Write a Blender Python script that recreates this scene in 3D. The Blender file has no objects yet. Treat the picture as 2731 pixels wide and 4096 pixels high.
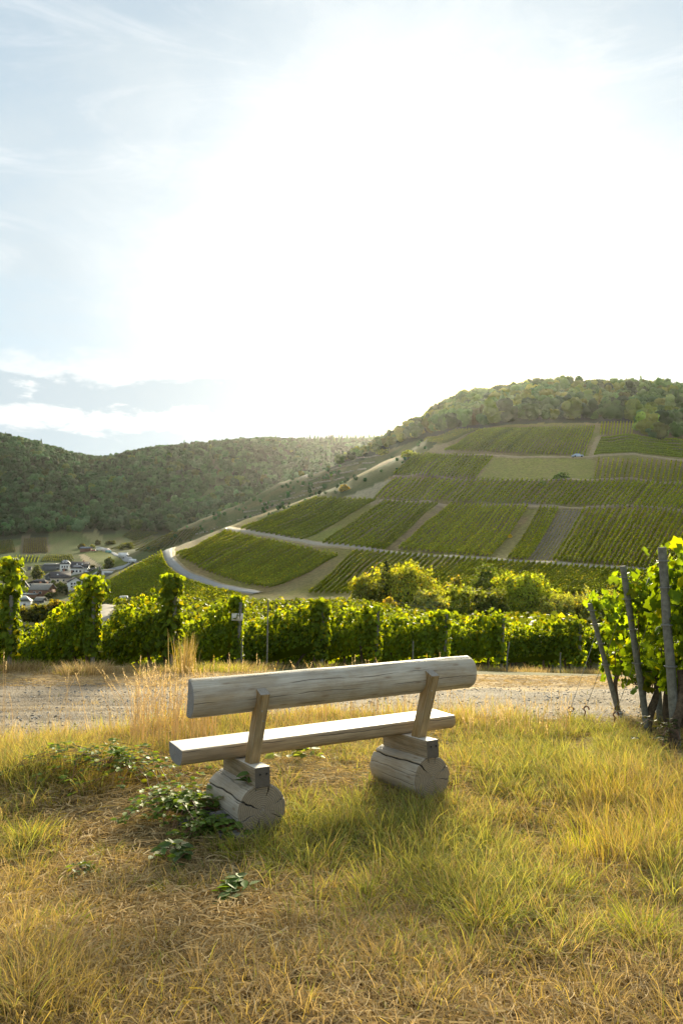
import bpy, bmesh, math, numpy as np
from mathutils import Vector, Matrix
rng = np.random.default_rng(7)
sc = bpy.context.scene
R = math.radians

# ------------------------------------------------------------------ camera
FPX = 2959.0; PITCH = math.atan((2187 - 2048) / FPX)
cam_d = bpy.data.cameras.new('camera'); cam = bpy.data.objects.new('camera', cam_d)
sc.collection.objects.link(cam); sc.camera = cam
cam_d.sensor_fit = 'VERTICAL'; cam_d.sensor_height = 36; cam_d.lens = 36 * FPX / 4096
cam_d.clip_start = .05; cam_d.clip_end = 30000
cam.location = (0, 0, 0); cam.rotation_euler = (R(90) + PITCH, 0, 0)

# ------------------------------------------------------------------ light
SUN_EL, SUN_AZ = R(16.5), R(9.5)          # azimuth measured from +Y towards +X
sun_dir = np.array([math.sin(SUN_AZ) * math.cos(SUN_EL), math.cos(SUN_AZ) * math.cos(SUN_EL), math.sin(SUN_EL)])
sd = bpy.data.lights.new('sun', 'SUN'); sd.energy = 5.0; sd.angle = R(14); sd.color = (1.0, .88, .62)
so = bpy.data.objects.new('sun', sd); sc.collection.objects.link(so)
so.rotation_euler = Vector(sun_dir).to_track_quat('Z', 'Y').to_euler()

sc.view_settings.view_transform = 'Standard'; sc.view_settings.look = 'None'
sc.view_settings.exposure = 1.75; sc.view_settings.gamma = 1
sc.cycles.volume_bounces = 0; sc.cycles.max_bounces = 6; sc.cycles.transparent_max_bounces = 8
sc.cycles.diffuse_bounces = 3; sc.cycles.glossy_bounces = 2; sc.cycles.transmission_bounces = 3

class NT:
    """small helper for node trees"""
    def __init__(s, nt): s.t = nt; s.n = nt.nodes; s.l = nt.links
    def add(s, typ, **kw):
        n = s.n.new(typ)
        for k, v in kw.items():
            setattr(n, k, v)
        return n
    def put(s, sock, v):
        if v is None: return
        if isinstance(v, bpy.types.NodeSocket): s.l.new(v, sock)
        elif isinstance(v, (tuple, list)):
            sock.default_value = tuple(v) + (1,) * (len(sock.default_value) - len(v))
        else: sock.default_value = v
    def m(s, op, a, b=None, c=None, clamp=False):
        n = s.add('ShaderNodeMath', operation=op, use_clamp=clamp)
        s.put(n.inputs[0], a); s.put(n.inputs[1], b); s.put(n.inputs[2], c)
        return n.outputs[0]
    def mix(s, f, a, b, blend='MIX'):
        n = s.add('ShaderNodeMix', data_type='RGBA', blend_type=blend)
        s.put(n.inputs[0], f); s.put(n.inputs[6], a); s.put(n.inputs[7], b)
        return n.outputs[2]
    def noise(s, vec, scale, detail=4, rough=.55, dist=0):
        n = s.add('ShaderNodeTexNoise'); s.put(n.inputs['Vector'], vec)
        n.inputs['Scale'].default_value = scale; n.inputs['Detail'].default_value = detail
        n.inputs['Roughness'].default_value = rough; n.inputs['Distortion'].default_value = dist
        return n.outputs[0]
    def ss(s, x, a, b, lo=0, hi=1):
        n = s.add('ShaderNodeMapRange', interpolation_type='SMOOTHSTEP')
        s.put(n.inputs[0], x); n.inputs[1].default_value = a; n.inputs[2].default_value = b
        n.inputs[3].default_value = lo; n.inputs[4].default_value = hi
        return n.outputs[0]
    def scl(s, vec, sx, sy, sz, off=(0, 0, 0)):
        n = s.add('ShaderNodeMapping'); s.put(n.inputs[0], vec)
        n.inputs['Scale'].default_value = (sx, sy, sz); n.inputs['Location'].default_value = off
        return n.outputs[0]
    def xyz(s, vec):
        n = s.add('ShaderNodeSeparateXYZ'); s.put(n.inputs[0], vec); return n.outputs

# ------------------------------------------------------------------ sky
w = bpy.data.worlds.new('World'); sc.world = w; w.use_nodes = True
T = NT(w.node_tree); T.n.clear()
sky = T.add('ShaderNodeTexSky', sky_type='NISHITA', sun_disc=False)
sky.sun_elevation = SUN_EL; sky.sun_rotation = SUN_AZ; sky.air_density = 1.0; sky.dust_density = 1.5; sky.ozone_density = 1.5
tc = T.add('ShaderNodeTexCoord'); D = tc.outputs['Generated']
dx_, dy_, dz_ = T.xyz(D)
az = T.m('ARCTAN2', dx_, dy_)                                   # radians from +Y, + is right
el = T.m('ARCSINE', dz_)
vm = T.add('ShaderNodeVectorMath', operation='DOT_PRODUCT'); T.l.new(D, vm.inputs[0]); vm.inputs[1].default_value = tuple(sun_dir)
ang = T.m('ARCCOSINE', T.m('MINIMUM', vm.outputs['Value'], 1.0))
ea = T.m('DIVIDE', T.m('SUBTRACT', az, .07), .50); ee = T.m('DIVIDE', T.m('SUBTRACT', el, .27), .50)
ang2 = T.m('SQRT', T.m('ADD', T.m('MULTIPLY', ea, ea), T.m('MULTIPLY', ee, ee)))
ang2 = T.m('ADD', ang2, T.m('MULTIPLY', T.m('SUBTRACT', T.noise(T.scl(D, 1.5, 1.5, 2.6, (8, 2, 5)), 2.0, 8, .62, .6), .5), .75))
glow = T.m('POWER', T.ss(ang2, 1.2, 0.0), 1.25)                                      # brightness of the thin cloud round the sun
glow2 = T.ss(ang, 0.28, 0.0)
thin = T.noise(T.scl(D, 1.6, 1.6, 3.4, (3, 1, 2)), 1.6, 7, .6, .6)
thin = T.ss(thin, .34, .62)
streak = T.ss(T.noise(T.scl(D, 1.2, 1.2, 5, (5, 2, 7)), 2.6, 8, .62, 1.0), .5, .72)
veil = T.m('MAXIMUM', thin, T.ss(ang2, 1.35, .45))
veil = T.m('MULTIPLY', veil, T.ss(el, .0, .22, .55, 1))
base = T.mix(1.0, sky.outputs[0], (.085, .088, .092), 'MULTIPLY')
pale = T.mix(T.ss(el, .1, .8), (.52, .64, .70), (.43, .53, .59))
skyc = T.mix(.72, base, pale)
cl = T.mix(glow, (.50, .565, .60), (1.15, 1.12, 1.07))
skyc = T.mix(T.m('MULTIPLY', veil, .8), skyc, cl)
skyc = T.mix(T.m('MULTIPLY', streak, .5), skyc, (.74, .76, .77))
# low cloud bank over the far hills
e2 = T.m('ADD', el, T.m('MULTIPLY', T.m('SUBTRACT', T.noise(T.scl(D, 6, 6, 16, (1, 0, 4)), 2.2, 7, .6, .3), .5), .085))
e3 = T.m('SUBTRACT', e2, T.m('MULTIPLY', T.m('ADD', az, .22), .015))
bank = T.m('MULTIPLY', T.ss(e3, .166, .180), T.ss(e3, .226, .210))
bank = T.m('MULTIPLY', bank, T.ss(az, .09, -.05))
bank = T.m('MULTIPLY', bank, T.ss(T.noise(T.scl(D, 5, 5, 14, (7, 3, 1)), 2.0, 5, .6), .30, .42))
bank2 = T.m('MULTIPLY', T.m('MULTIPLY', T.ss(e2, .162, .143), T.ss(az, .17, -.05)), .8)
patch = T.m('MULTIPLY', T.ss(T.noise(T.scl(D, 3, 3, 6, (1, 9, 3)), 1.5, 7, .6, .4), .52, .7), T.ss(el, .5, .75))
dark = T.m('MAXIMUM', bank, bank2)
rim = T.m('MULTIPLY', T.m('MULTIPLY', T.ss(e3, .145, .158), T.ss(e3, .25, .2)), T.ss(az, .1, -.1))
skyc = T.mix(T.m('MULTIPLY', rim, .55), skyc, (1.0, .97, .90))
skyc = T.mix(T.m('MULTIPLY', dark, .78), skyc, T.mix(T.ss(az, -.4, .15), (.36, .45, .51), (.48, .54, .57)))
skyc = T.mix(T.m('MULTIPLY', patch, .35), skyc, (.45, .50, .53))
low = T.m('MULTIPLY', T.ss(T.m('ABSOLUTE', T.m('SUBTRACT', az, R(9.5))), .25, .0), T.ss(el, .34, .12))
skyc = T.mix(T.m('MULTIPLY', low, .75), skyc, (1.15, 1.03, .74))
add = T.mix(1.0, skyc, T.mix(glow2, (0, 0, 0), (.3, .26, .2)), 'ADD')
vh = T.add('ShaderNodeVectorMath', operation='DOT_PRODUCT'); T.l.new(D, vh.inputs[0]); vh.inputs[1].default_value = (math.sin(R(9.5))*math.cos(R(10.5)), math.cos(R(9.5))*math.cos(R(10.5)), math.sin(R(10.5)))
halo = T.ss(T.m('ARCCOSINE', T.m('MINIMUM', vh.outputs['Value'], 1.0)), .20, .0)
add = T.mix(halo, add, (2.2, 1.65, .62))
bg = T.add('ShaderNodeBackground'); T.l.new(add, bg.inputs[0]); bg.inputs[1].default_value = .43
wo = T.add('ShaderNodeOutputWorld'); T.l.new(bg.outputs[0], wo.inputs[0])
w.cycles.sampling_method = 'MANUAL'; w.cycles.sample_map_resolution = 512

# ------------------------------------------------------------------ object helpers
COL = sc.collection
def props(o, label=None, cat=None, group=None, kind=None):
    if label: o['label'] = label
    if cat: o['category'] = cat
    if group: o['group'] = group
    if kind: o['kind'] = kind
    return o
def link(name, me, parent=None, loc=None, rot=None):
    o = bpy.data.objects.new(name, me); COL.objects.link(o)
    if parent: o.parent = parent
    if loc is not None: o.location = loc
    if rot is not None: o.rotation_euler = rot
    return o
def empty(name, loc, rz=0):
    o = bpy.data.objects.new(name, None); COL.objects.link(o); o.location = loc; o.rotation_euler = (0, 0, rz)
    o.empty_display_size = .2
    return o
def npmesh(name, V, F, mat=None, col=None, smooth=False, mi=None):
    """V (n,3); F one (m,k) array or list of such arrays; col (n,3) vertex colours"""
    me = bpy.data.meshes.new(name)
    Fs = F if isinstance(F, list) else [F]
    Fs = [f for f in Fs if len(f)]
    V = np.asarray(V, np.float32)
    me.vertices.add(len(V)); me.vertices.foreach_set('co', V.ravel())
    loops = np.concatenate([f.ravel() for f in Fs]).astype(np.int32)
    tot = np.concatenate([np.full(len(f), f.shape[1]) for f in Fs]).astype(np.int32)
    st = np.concatenate([[0], np.cumsum(tot)[:-1]]).astype(np.int32)
    me.loops.add(len(loops)); me.loops.foreach_set('vertex_index', loops)
    me.polygons.add(len(tot)); me.polygons.foreach_set('loop_start', st); me.polygons.foreach_set('loop_total', tot)
    if smooth: me.polygons.foreach_set('use_smooth', np.ones(len(tot), bool))
    for m_ in (mat if isinstance(mat, list) else [mat]):
        if m_: me.materials.append(m_)
    if mi is not None: me.polygons.foreach_set('material_index', np.asarray(mi, np.int32))
    if col is not None:
        c = np.ones((len(V), 4), np.float32); c[:, :3] = col
        a = me.color_attributes.new('Col', 'FLOAT_COLOR', 'POINT'); a.data.foreach_set('color', c.ravel())
    me.update(calc_edges=True)
    return me
def rot_rand(n, tilt=None):
    """random rotation matrices (n,3,3)"""
    q = rng.normal(size=(n, 4)); q /= np.linalg.norm(q, axis=1)[:, None]
    a, b, c, d = q.T
    return np.stack([1-2*(c*c+d*d), 2*(b*c-a*d), 2*(b*d+a*c), 2*(b*c+a*d), 1-2*(b*b+d*d), 2*(c*d-a*b),
                     2*(b*d-a*c), 2*(c*d+a*b), 1-2*(b*b+c*c)], 1).reshape(n, 3, 3)
def frames(nrm, up=None):
    """matrices whose z column is nrm, spun at random about it"""
    n = nrm / np.linalg.norm(nrm, axis=1)[:, None]
    r = rng.normal(size=n.shape); x = np.cross(n, r); x /= np.linalg.norm(x, axis=1)[:, None]
    y = np.cross(n, x)
    return np.stack([x, y, n], 2)
def scatter(tv, tf, pos, mats, scale, col):
    """copies of a template (tv verts, tf faces) -> V, F, C"""
    n = len(pos); k = len(tv)
    V = np.einsum('nij,kj->nki', mats, tv) * np.asarray(scale).reshape(-1, 1, 1) + pos[:, None, :]
    F = (tf[None] + (np.arange(n) * k)[:, None, None]).reshape(-1, tf.shape[1])
    C = np.repeat(col[:, None, :], k, 1)
    return V.reshape(-1, 3), F, C.reshape(-1, 3)
class MB:
    """collects quads / tris of one mesh"""
    def __init__(s): s.v = []; s.f = {}; s.c = []; s.n = 0
    def add(s, V, F, C=None):
        V = np.asarray(V, float); F = np.asarray(F)
        s.v.append(V); s.f.setdefault(F.shape[1], []).append(F + s.n); s.n += len(V)
        s.c.append(np.ones((len(V), 3)) * (np.array([1, 1, 1]) if C is None else C))
    def box(s, c, d, M=None, C=None, taper=1.0):
        c = np.array(c, float); hx, hy, hz = np.array(d) / 2
        t = taper
        v = np.array([[-hx,-hy,-hz],[hx,-hy,-hz],[hx,hy,-hz],[-hx,hy,-hz],[-hx*t,-hy*t,hz],[hx*t,-hy*t,hz],[hx*t,hy*t,hz],[-hx*t,hy*t,hz]])
        v = v + c
        if M is not None: v = v @ np.array(M)[:3,:3].T
        s.add(v, [[0,3,2,1],[4,5,6,7],[0,1,5,4],[1,2,6,5],[2,3,7,6],[3,0,4,7]], C)
    def tube(s, pts, rad, n=8, C=None, cap=True):
        pts = np.asarray(pts, float); rad = np.broadcast_to(np.asarray(rad, float), (len(pts),))
        t = np.gradient(pts, axis=0); t /= np.linalg.norm(t, axis=1)[:, None] + 1e-12
        ref = np.array([0, 0, 1.]) if abs(t[0, 2]) < .9 else np.array([1., 0, 0])
        x = np.cross(t, ref); x /= np.linalg.norm(x, axis=1)[:, None]; y = np.cross(t, x)
        a = np.linspace(0, 2*np.pi, n, endpoint=False)
        V = pts[:, None] + rad[:, None, None] * (np.cos(a)[None, :, None] * x[:, None] + np.sin(a)[None, :, None] * y[:, None])
        m = len(pts); i, j = np.meshgrid(np.arange(m-1), np.arange(n), indexing='ij')
        F = np.stack([i*n+j, (i+1)*n+j, (i+1)*n+(j+1) % n, i*n+(j+1) % n], -1).reshape(-1, 4)
        s.add(V.reshape(-1, 3), F, C)
        if cap:
            for e in (0, m-1):
                c = pts[e]; ring = V[e]
                s.add(np.vstack([ring, c]), [[k, (k+1) % n, n] for k in range(n)], C)
    def mesh(s, name, mat=None, smooth=False, color=True):
        return npmesh(name, np.vstack(s.v), [np.vstack(x) for x in s.f.values()], mat, np.vstack(s.c) if color else None, smooth)
    def obj(s, name, mat, parent=None, smooth=False, **k):
        return link(name, s.mesh(name, mat, smooth), parent, **k)

# ------------------------------------------------------------------ materials
def mat(name):
    m_ = bpy.data.materials.new(name); m_.use_nodes = True; m_.node_tree.nodes.clear()
    t = NT(m_.node_tree); o = t.add('ShaderNodeOutputMaterial'); return m_, t, o
def leaf_mat(name, transl=.5, tcol=(1.7, 1.65, .35), rough=.45, spec=.3, src='Col', gain=1.0):
    m_, t, o = mat(name)
    if src == 'Col':
        a = t.add('ShaderNodeVertexColor'); a.layer_name = 'Col'; c = a.outputs[0]
    else:
        a = t.add('ShaderNodeAttribute'); a.attribute_type = 'INSTANCER'; a.attribute_name = 'tcol'; c = a.outputs['Color']
        b = t.add('ShaderNodeVertexColor'); b.layer_name = 'Col'
        c = t.mix(1.0, c, b.outputs[0], 'MULTIPLY')
    p = t.add('ShaderNodeBsdfPrincipled'); t.l.new(c, p.inputs['Base Color'])
    p.inputs['Roughness'].default_value = rough; p.inputs['Specular IOR Level'].default_value = spec
    tr = t.add('ShaderNodeBsdfTranslucent'); t.l.new(t.mix(1.0, c, tcol, 'MULTIPLY'), tr.inputs[0])
    mx = t.add('ShaderNodeMixShader'); mx.inputs[0].default_value = transl
    t.l.new(p.outputs[0], mx.inputs[1]); t.l.new(tr.outputs[0], mx.inputs[2]); t.l.new(mx.outputs[0], o.inputs[0])
    return m_
M_LEAF = leaf_mat('vine_leaf', .55, (2.5, 1.9, .2), .55, .12)
M_FAR = leaf_mat('far_leaf', .5, (2.3, 1.75, .3), .7, .08)
M_TREE = leaf_mat('tree_leaf', .58, (2.5, 1.9, .3), .65, .12)
M_FOREST = leaf_mat('forest_leaf', .3, (1.5, 1.2, .6), .7, .1, 'inst')
M_GRASS = leaf_mat('grass_blade', .45, (1.25, 1.1, .7), .75, .06)
M_WEED = leaf_mat('weed_leaf', .45, (1.9, 1.7, .4), .55, .2)
def plain(name, col, rough=.7, metal=0, nscale=None, namt=.3, spec=.4, bump=0, vc=False):
    m_, t, o = mat(name); p = t.add('ShaderNodeBsdfPrincipled'); t.l.new(p.outputs[0], o.inputs[0])
    p.inputs['Roughness'].default_value = rough; p.inputs['Metallic'].default_value = metal
    p.inputs['Specular IOR Level'].default_value = spec
    c = tuple(col) + (1,)
    if vc:
        a = t.add('ShaderNodeVertexColor'); a.layer_name = 'Col'; c = t.mix(1.0, a.outputs[0], c, 'MULTIPLY')
    if nscale:
        g = t.add('ShaderNodeNewGeometry')
        n = t.noise(g.outputs['Position'], nscale, 6, .65)
        f = t.ss(n, .25, .75, 1-namt, 1+namt)
        cc = t.add('ShaderNodeCombineXYZ'); [t.l.new(f, cc.inputs[i]) for i in range(3)]
        c = t.mix(1.0, c, cc.outputs[0], 'MULTIPLY')
        if bump:
            b = t.add('ShaderNodeBump'); b.inputs['Strength'].default_value = bump; b.inputs['Distance'].default_value = .02
            t.l.new(n, b.inputs['Height']); t.l.new(b.outputs[0], p.inputs['Normal'])
    t.put(p.inputs['Base Color'], c)
    return m_
M_BARK = plain('bark', (.10, .075, .05), .9, 0, 30, .5, .2, .8)
M_POST = plain('weathered_post', (.165, .165, .14), .85, 0, 22, .35, .2, .5)
M_STEEL = plain('galvanised_metal', (.42, .43, .43), .45, .6, 40, .15)
M_RUST = plain('rusty_iron', (.20, .085, .045), .85, .2, 60, .4, .3, .4)
M_WIRE = plain('wire', (.18, .18, .17), .5, .7)
M_ROADF = plain('concrete_road', (.33, .29, .225), .9, 0, 1.2, .15)
M_WALLW = plain('render_wall', (.80, .79, .76), .85, 0, 1.5, .06)
M_WALLC = plain('cream_wall', (.62, .53, .41), .85, 0, 1.5, .08)
M_WALLG = plain('grey_cladding', (.10, .11, .12), .7, 0, 1.5, .1)
M_WALLB = plain('brown_boards', (.20, .10, .06), .8, 0, 3, .2)
M_SLATE = plain('slate_roof', (.055, .05, .055), .75, 0, 2.5, .3)
M_SLATEB = plain('blue_grey_slate', (.13, .15, .18), .7, 0, 2.5, .25)
M_FIBRE = plain('grey_fibre_roof', (.20, .195, .175), .8, 0, 2.5, .25)
M_LIGHTR = plain('pale_roof', (.34, .37, .37), .7, 0, 2.5, .15)
M_BRICK = plain('brick', (.30, .13, .08), .85, 0, 6, .3)
M_GLASS = plain('dark_glass', (.03, .04, .05), .15, 0, None, 0, .6)
M_WHITE = plain('white_paint', (.8, .8, .8), .35)
M_PAINT = plain('car_paint', (1, 1, 1), .25, .1, None, 0, .6, 0, True)
M_TYRE = plain('rubber', (.02, .02, .02), .8)
M_STONE = plain('dry_stone', (.24, .215, .165), .9, 0, 2, .4, .2, .5)
M_ROCK = plain('slate_stone', (.16, .155, .15), .7, 0, 18, .45, .3, .6)
M_PEB = plain('gravel_stone', (1, 1, 1), .75, 0, None, 0, .3, 0, True)

# ------------------------------------------------------------------ terrain: feature lines (x, y of the photo at 1568 px, distance)
def uv(dx, dy):
    px = (np.asarray(dx, float) - 784) * 1.7417; py = (np.asarray(dy, float) - 1176) * 1.7417
    Y = FPX * math.cos(PITCH) + py * math.sin(PITCH); Z = FPX * math.sin(PITCH) - py * math.cos(PITCH)
    return px / Y, Z / Y
def todisp(x, y, z):
    yc = y * math.cos(PITCH) + z * math.sin(PITCH); zc = -y * math.sin(PITCH) + z * math.cos(PITCH)
    return 784 + FPX * x / yc / 1.7417, 1176 - FPX * zc / yc / 1.7417
LN = [
 [(-600,1530,16.5),(0,1530,17),(400,1530,17.5),(560,1530,20),(1000,1535,22),(1330,1545,24),(1568,1550,25),(2300,1560,26)],
 [(-600,1600,22),(0,1588,22),(240,1579,22),(420,1566,23),(560,1562,24),(740,1562,25.5),(1000,1555,27),(1330,1550,29),(1568,1550,30),(2300,1550,30)],
 [(-600,1580,50),(0,1565,50),(130,1555,50),(260,1530,50),(420,1500,50),(600,1480,50),(1000,1475,50),(1568,1455,50),(2300,1450,50)],
 [(-600,1440,85),(0,1432,90),(130,1425,95),(200,1402,98),(240,1390,100),(350,1400,92),(600,1410,85),(850,1415,85),(1000,1432,85),(1568,1440,85),(2300,1430,85)],
 [(-600,1480,140),(0,1470,140),(240,1440,140),(400,1420,130),(600,1420,125),(850,1420,120),(1000,1435,115),(1568,1430,110),(2300,1400,110)],
 [(-600,1440,290),(0,1430,290),(200,1405,250),(300,1385,205),(450,1372,190),(600,1372,185),(720,1370,180),(900,1372,160),(1100,1370,145),(1568,1370,138),(2300,1350,138)],
 [(-600,1440,310),(0,1430,310),(170,1392,268),(240,1352,238),(300,1322,230),(385,1285,232),(450,1262,245),(515,1214,266),(600,1228,250),(700,1243,235),(850,1262,215),(1000,1279,200),(1200,1292,180),(1400,1304,165),(1568,1313,158),(2300,1330,150)],
 [(-600,1440,330),(0,1420,330),(170,1378,295),(240,1333,262),(300,1300,260),(375,1264,264),(450,1238,272),(520,1206,280),(600,1180,292),(690,1148,305),(740,1132,312),(850,1082,330),(930,1042,345),(980,1008,360),(1100,985,365),(1300,972,372),(1450,970,378),(1568,985,380),(2300,1050,380)],
 [(-600,1420,420),(0,1400,420),(200,1365,420),(300,1335,400),(450,1290,390),(600,1240,390),(700,1205,390),(850,1120,395),(950,1040,395),(1050,980,400),(1200,955,405),(1568,950,415),(2300,980,415)],
 [(-600,1340,500),(0,1340,500),(200,1312,500),(260,1295,480),(300,1274,470),(380,1234,490),(420,1213,495),(540,1162,510),(640,1112,525),(690,1095,535),(750,1080,545),(830,1045,555),(900,1018,560),(980,985,560),(1050,952,560),(1150,930,555),(1270,915,545),(1400,918,535),(1568,925,530),(2300,960,520)],
 [(-600,1290,650),(0,1285,620),(100,1281,620),(300,1264,640),(450,1240,680),(600,1200,680),(750,1150,700),(900,1100,700),(1100,1050,700),(1568,1040,700),(2300,1040,700)],
 [(-600,1225,760),(0,1234,760),(150,1224,760),(300,1207,800),(450,1195,840),(600,1170,880),(700,1130,950),(900,1090,950),(1568,1080,950),(2300,1080,950)],
 [(-600,930,1150),(0,1010,1150),(100,1036,1180),(200,1062,1250),(240,1064,1250),(330,1046,1250),(450,1034,1280),(560,1024,1300),(700,1024,1350),(900,1026,1400),(1568,1060,1400),(2300,1060,1400)],
 [(-600,1060,2000),(0,1100,2000),(784,1110,2200),(2300,1120,2200)],
 [(-600,1200,6000),(784,1200,6000),(2300,1200,6000)],
]
UG = np.concatenate([np.linspace(-2.2, -.56, 60, endpoint=False), np.linspace(-.56, .56, 460), np.linspace(.56, 2.2, 61)[1:]])
YG = np.concatenate([np.linspace(-25, 1.5, 60, endpoint=False), np.geomspace(1.5, 40, 300, endpoint=False), np.geomspace(40, 650, 300, endpoint=False), np.geomspace(650, 9000, 110)])
def wY(Y): return np.maximum(Y, 6.0)
def pchip(xk, yk, x):
    h = np.diff(xk); d = np.diff(yk) / h; n = len(xk); m_ = np.zeros(n)
    s_ = d[:-1] * d[1:] > 0; w1 = 2*h[1:]+h[:-1]; w2 = h[1:]+2*h[:-1]
    with np.errstate(all='ignore'):
        mm = (w1+w2) / (w1/d[:-1] + w2/d[1:])
    m_[1:-1] = np.where(s_, mm, 0); m_[0] = d[0]; m_[-1] = d[-1]
    i = np.clip(np.searchsorted(xk, x) - 1, 0, n-2); t = (x - xk[i]) / h[i]
    return ((2*t**3-3*t**2+1)*yk[i] + (t**3-2*t**2+t)*h[i]*m_[i] + (-2*t**3+3*t**2)*yk[i+1] + (t**3-t**2)*h[i]*m_[i+1])
def vnoise(x, y, seed=0):
    xi = np.floor(x).astype(np.int64); yi = np.floor(y).astype(np.int64); fx = x-xi; fy = y-yi
    fx = fx*fx*(3-2*fx); fy = fy*fy*(3-2*fy)
    def h(a, b):
        n = ((a & 0xffff)*374761393 + (b & 0xffff)*668265263 + seed*362437) & 0xffffffff
        n = ((n ^ (n >> 15)) * 739982445) & 0xffffffff
        n = ((n ^ (n >> 12)) * 695872825) & 0xffffffff
        return ((n ^ (n >> 15)) & 0xffff) / 65535.
    return (h(xi,yi)*(1-fx)+h(xi+1,yi)*fx)*(1-fy) + (h(xi,yi+1)*(1-fx)+h(xi+1,yi+1)*fx)*fy
def fbm(x, y, o=4, seed=0):
    s_ = 0; a = .5
    for k in range(o): s_ = s_ + a*vnoise(x*2**k+17*k, y*2**k-9*k, seed+k); a *= .5
    return s_
LU = []
for ln in LN:
    a = np.array(ln, float); u_, s_ = uv(a[:,0], a[:,1]); LU.append((u_, s_*a[:,2], a[:,2]))
NEARK = [(-25, -.3), (0, -1.62), (2.6, -1.70), (5.1, -1.98), (6.5, -1.995), (8.5, -2.24), (13.0, -2.52)]
GZ = np.zeros((len(YG), len(UG)))
for j, u_ in enumerate(UG):
    yk = [k[0] for k in NEARK]; zk = [k[1] for k in NEARK]
    for (a, z_, d_) in LU:
        yk.append(np.interp(u_, a, d_)); zk.append(np.interp(u_, a, z_))
    GZ[:, j] = pchip(np.array(yk), np.array(zk), YG)
XX = UG[None, :] * wY(YG)[:, None]; YY = np.repeat(YG[:, None], len(UG), 1)
GZ += np.where(YY > 15, 1, 0) * (fbm(XX/(6+YY*.03), YY/(6+YY*.03), 4, 3) - .47) * np.minimum(YY-15, 400) * .010
near = np.clip((18 - YY) / 3, 0, 1)
road_w = np.clip(1 - np.abs(YY - 11.2) / 3.0, 0, 1)
calm = 1-.9*np.exp(-((XX-.1)/1.3)**4-((YY-5.8)/.95)**4)
GZ += near * calm * ((fbm(XX*1.3, YY*1.3, 4, 11) - .47) * .10 * (1-.6*road_w) + (fbm(XX*7, YY*7, 3, 5) - .45) * .03)
def H(x, y):
    x = np.asarray(x, float); y = np.asarray(y, float)
    u_ = np.clip(x / wY(y), UG[0], UG[-1]); yy = np.clip(y, YG[0], YG[-1])
    i = np.clip(np.searchsorted(YG, yy) - 1, 0, len(YG)-2); j = np.clip(np.searchsorted(UG, u_) - 1, 0, len(UG)-2)
    a = (yy-YG[i])/(YG[i+1]-YG[i]); b = (u_-UG[j])/(UG[j+1]-UG[j])
    return (GZ[i,j]*(1-b)+GZ[i,j+1]*b)*(1-a) + (GZ[i+1,j]*(1-b)+GZ[i+1,j+1]*b)*a
SG = GZ / np.maximum(YY, .5)
RM = np.maximum.accumulate(np.where(YY > 3, SG, -9), axis=0)        # running horizon
def horizon(x, y):
    i = np.clip(np.searchsorted(YG, y) - 2, 0, len(YG)-1); j = np.clip(np.searchsorted(UG, x/wY(y)), 0, len(UG)-1)
    return RM[i, j]
def hit(dx, dy, y0=20., y1=2500.):
    """ground point seen at a pixel of the photo, no nearer than y0"""
    u_, s_ = uv(dx, dy); u_ = float(u_); s_ = float(s_)
    ys = np.geomspace(y0, y1, 1500); z_ = H(u_*ys, ys); k = np.nonzero(z_ >= s_*ys)[0]
    k = k[0] if len(k) else int(np.argmin(s_*ys - z_))
    return np.array([u_*ys[k], ys[k], z_[k]])
def inpoly(px, py, poly):
    ins = np.zeros(px.shape, bool); n = len(poly)
    for i in range(n):
        x1, y1 = poly[i]; x2, y2 = poly[(i+1) % n]
        c = ((y1 > py) != (y2 > py)) & (px < (x2-x1)*(py-y1)/(y2-y1+1e-9)+x1); ins ^= c
    return ins

# ---- ground colours
DXg, DYg = todisp(XX, np.maximum(YY, .6), GZ)
n1 = fbm(XX/9, YY/9, 5, 21); n2 = fbm(XX/35, YY/35, 4, 31); n3 = fbm(XX*1.1, YY*1.1, 4, 41)
straw = np.array([.30, .225, .115]); soil = np.array([.17, .125, .075]); green = np.array([.085, .115, .03]); dryg = np.array([.23, .19, .08])
def mixc(a, b, t): t = np.clip(t, 0, 1)[..., None]; return a*(1-t)+b*t
GC = mixc(mixc(np.broadcast_to(straw*.75, XX.shape+(3,)), soil*.75, (n3-.38)*4), green*1.2, np.clip((n1-.5)*3, 0, .5))
far = YY > 17
GC = np.where((far)[..., None], mixc(np.broadcast_to(dryg*.62, GC.shape), green, (n1-.28)*3.2), GC)
hillm = (YY > 135) & (YY < 385) & (DXg > 250)
GC = np.where(hillm[..., None], mixc(np.broadcast_to(np.array([.28, .205, .09]), GC.shape), np.array([.22, .20, .05]), (n1-.3)*3), GC)
ridge_lo = lambda X: np.interp(X, [690, 750, 800, 900, 950, 1010, 1060, 1110, 1240, 1372, 1455, 1470, 1500, 1568, 2300], [1095, 1072, 1062, 1025, 1008, 992, 985, 978, 966, 965, 966, 1000, 1012, 1010, 1040])
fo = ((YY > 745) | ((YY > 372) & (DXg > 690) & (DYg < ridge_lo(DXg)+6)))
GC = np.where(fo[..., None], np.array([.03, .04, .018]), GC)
def paint(poly, c, ymin, ymax, amt=1., nz=0):
    global GC
    m_ = inpoly(DXg, DYg, poly) & (YY > ymin) & (YY < ymax)
    GC = np.where(m_[..., None], mixc(GC, np.array(c), np.full(XX.shape, amt) * (1 - nz + nz*np.clip((n3-.3)*3, 0, 1))), GC)
def C2(*p): return [(784 + x*.5001, 861 + y*.5) for x, y in p]         # from the enlarged right half
def C1(*p): return [(x*.4999, 861 + y*.5) for x, y in p]               # from the enlarged left half
DRY = (.36, .28, .15)
paint(C2((690,850),(755,855),(905,612),(860,605),(830,585),(900,585),(905,600)), (.26, .22, .08), 130, 380, .9)
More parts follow.
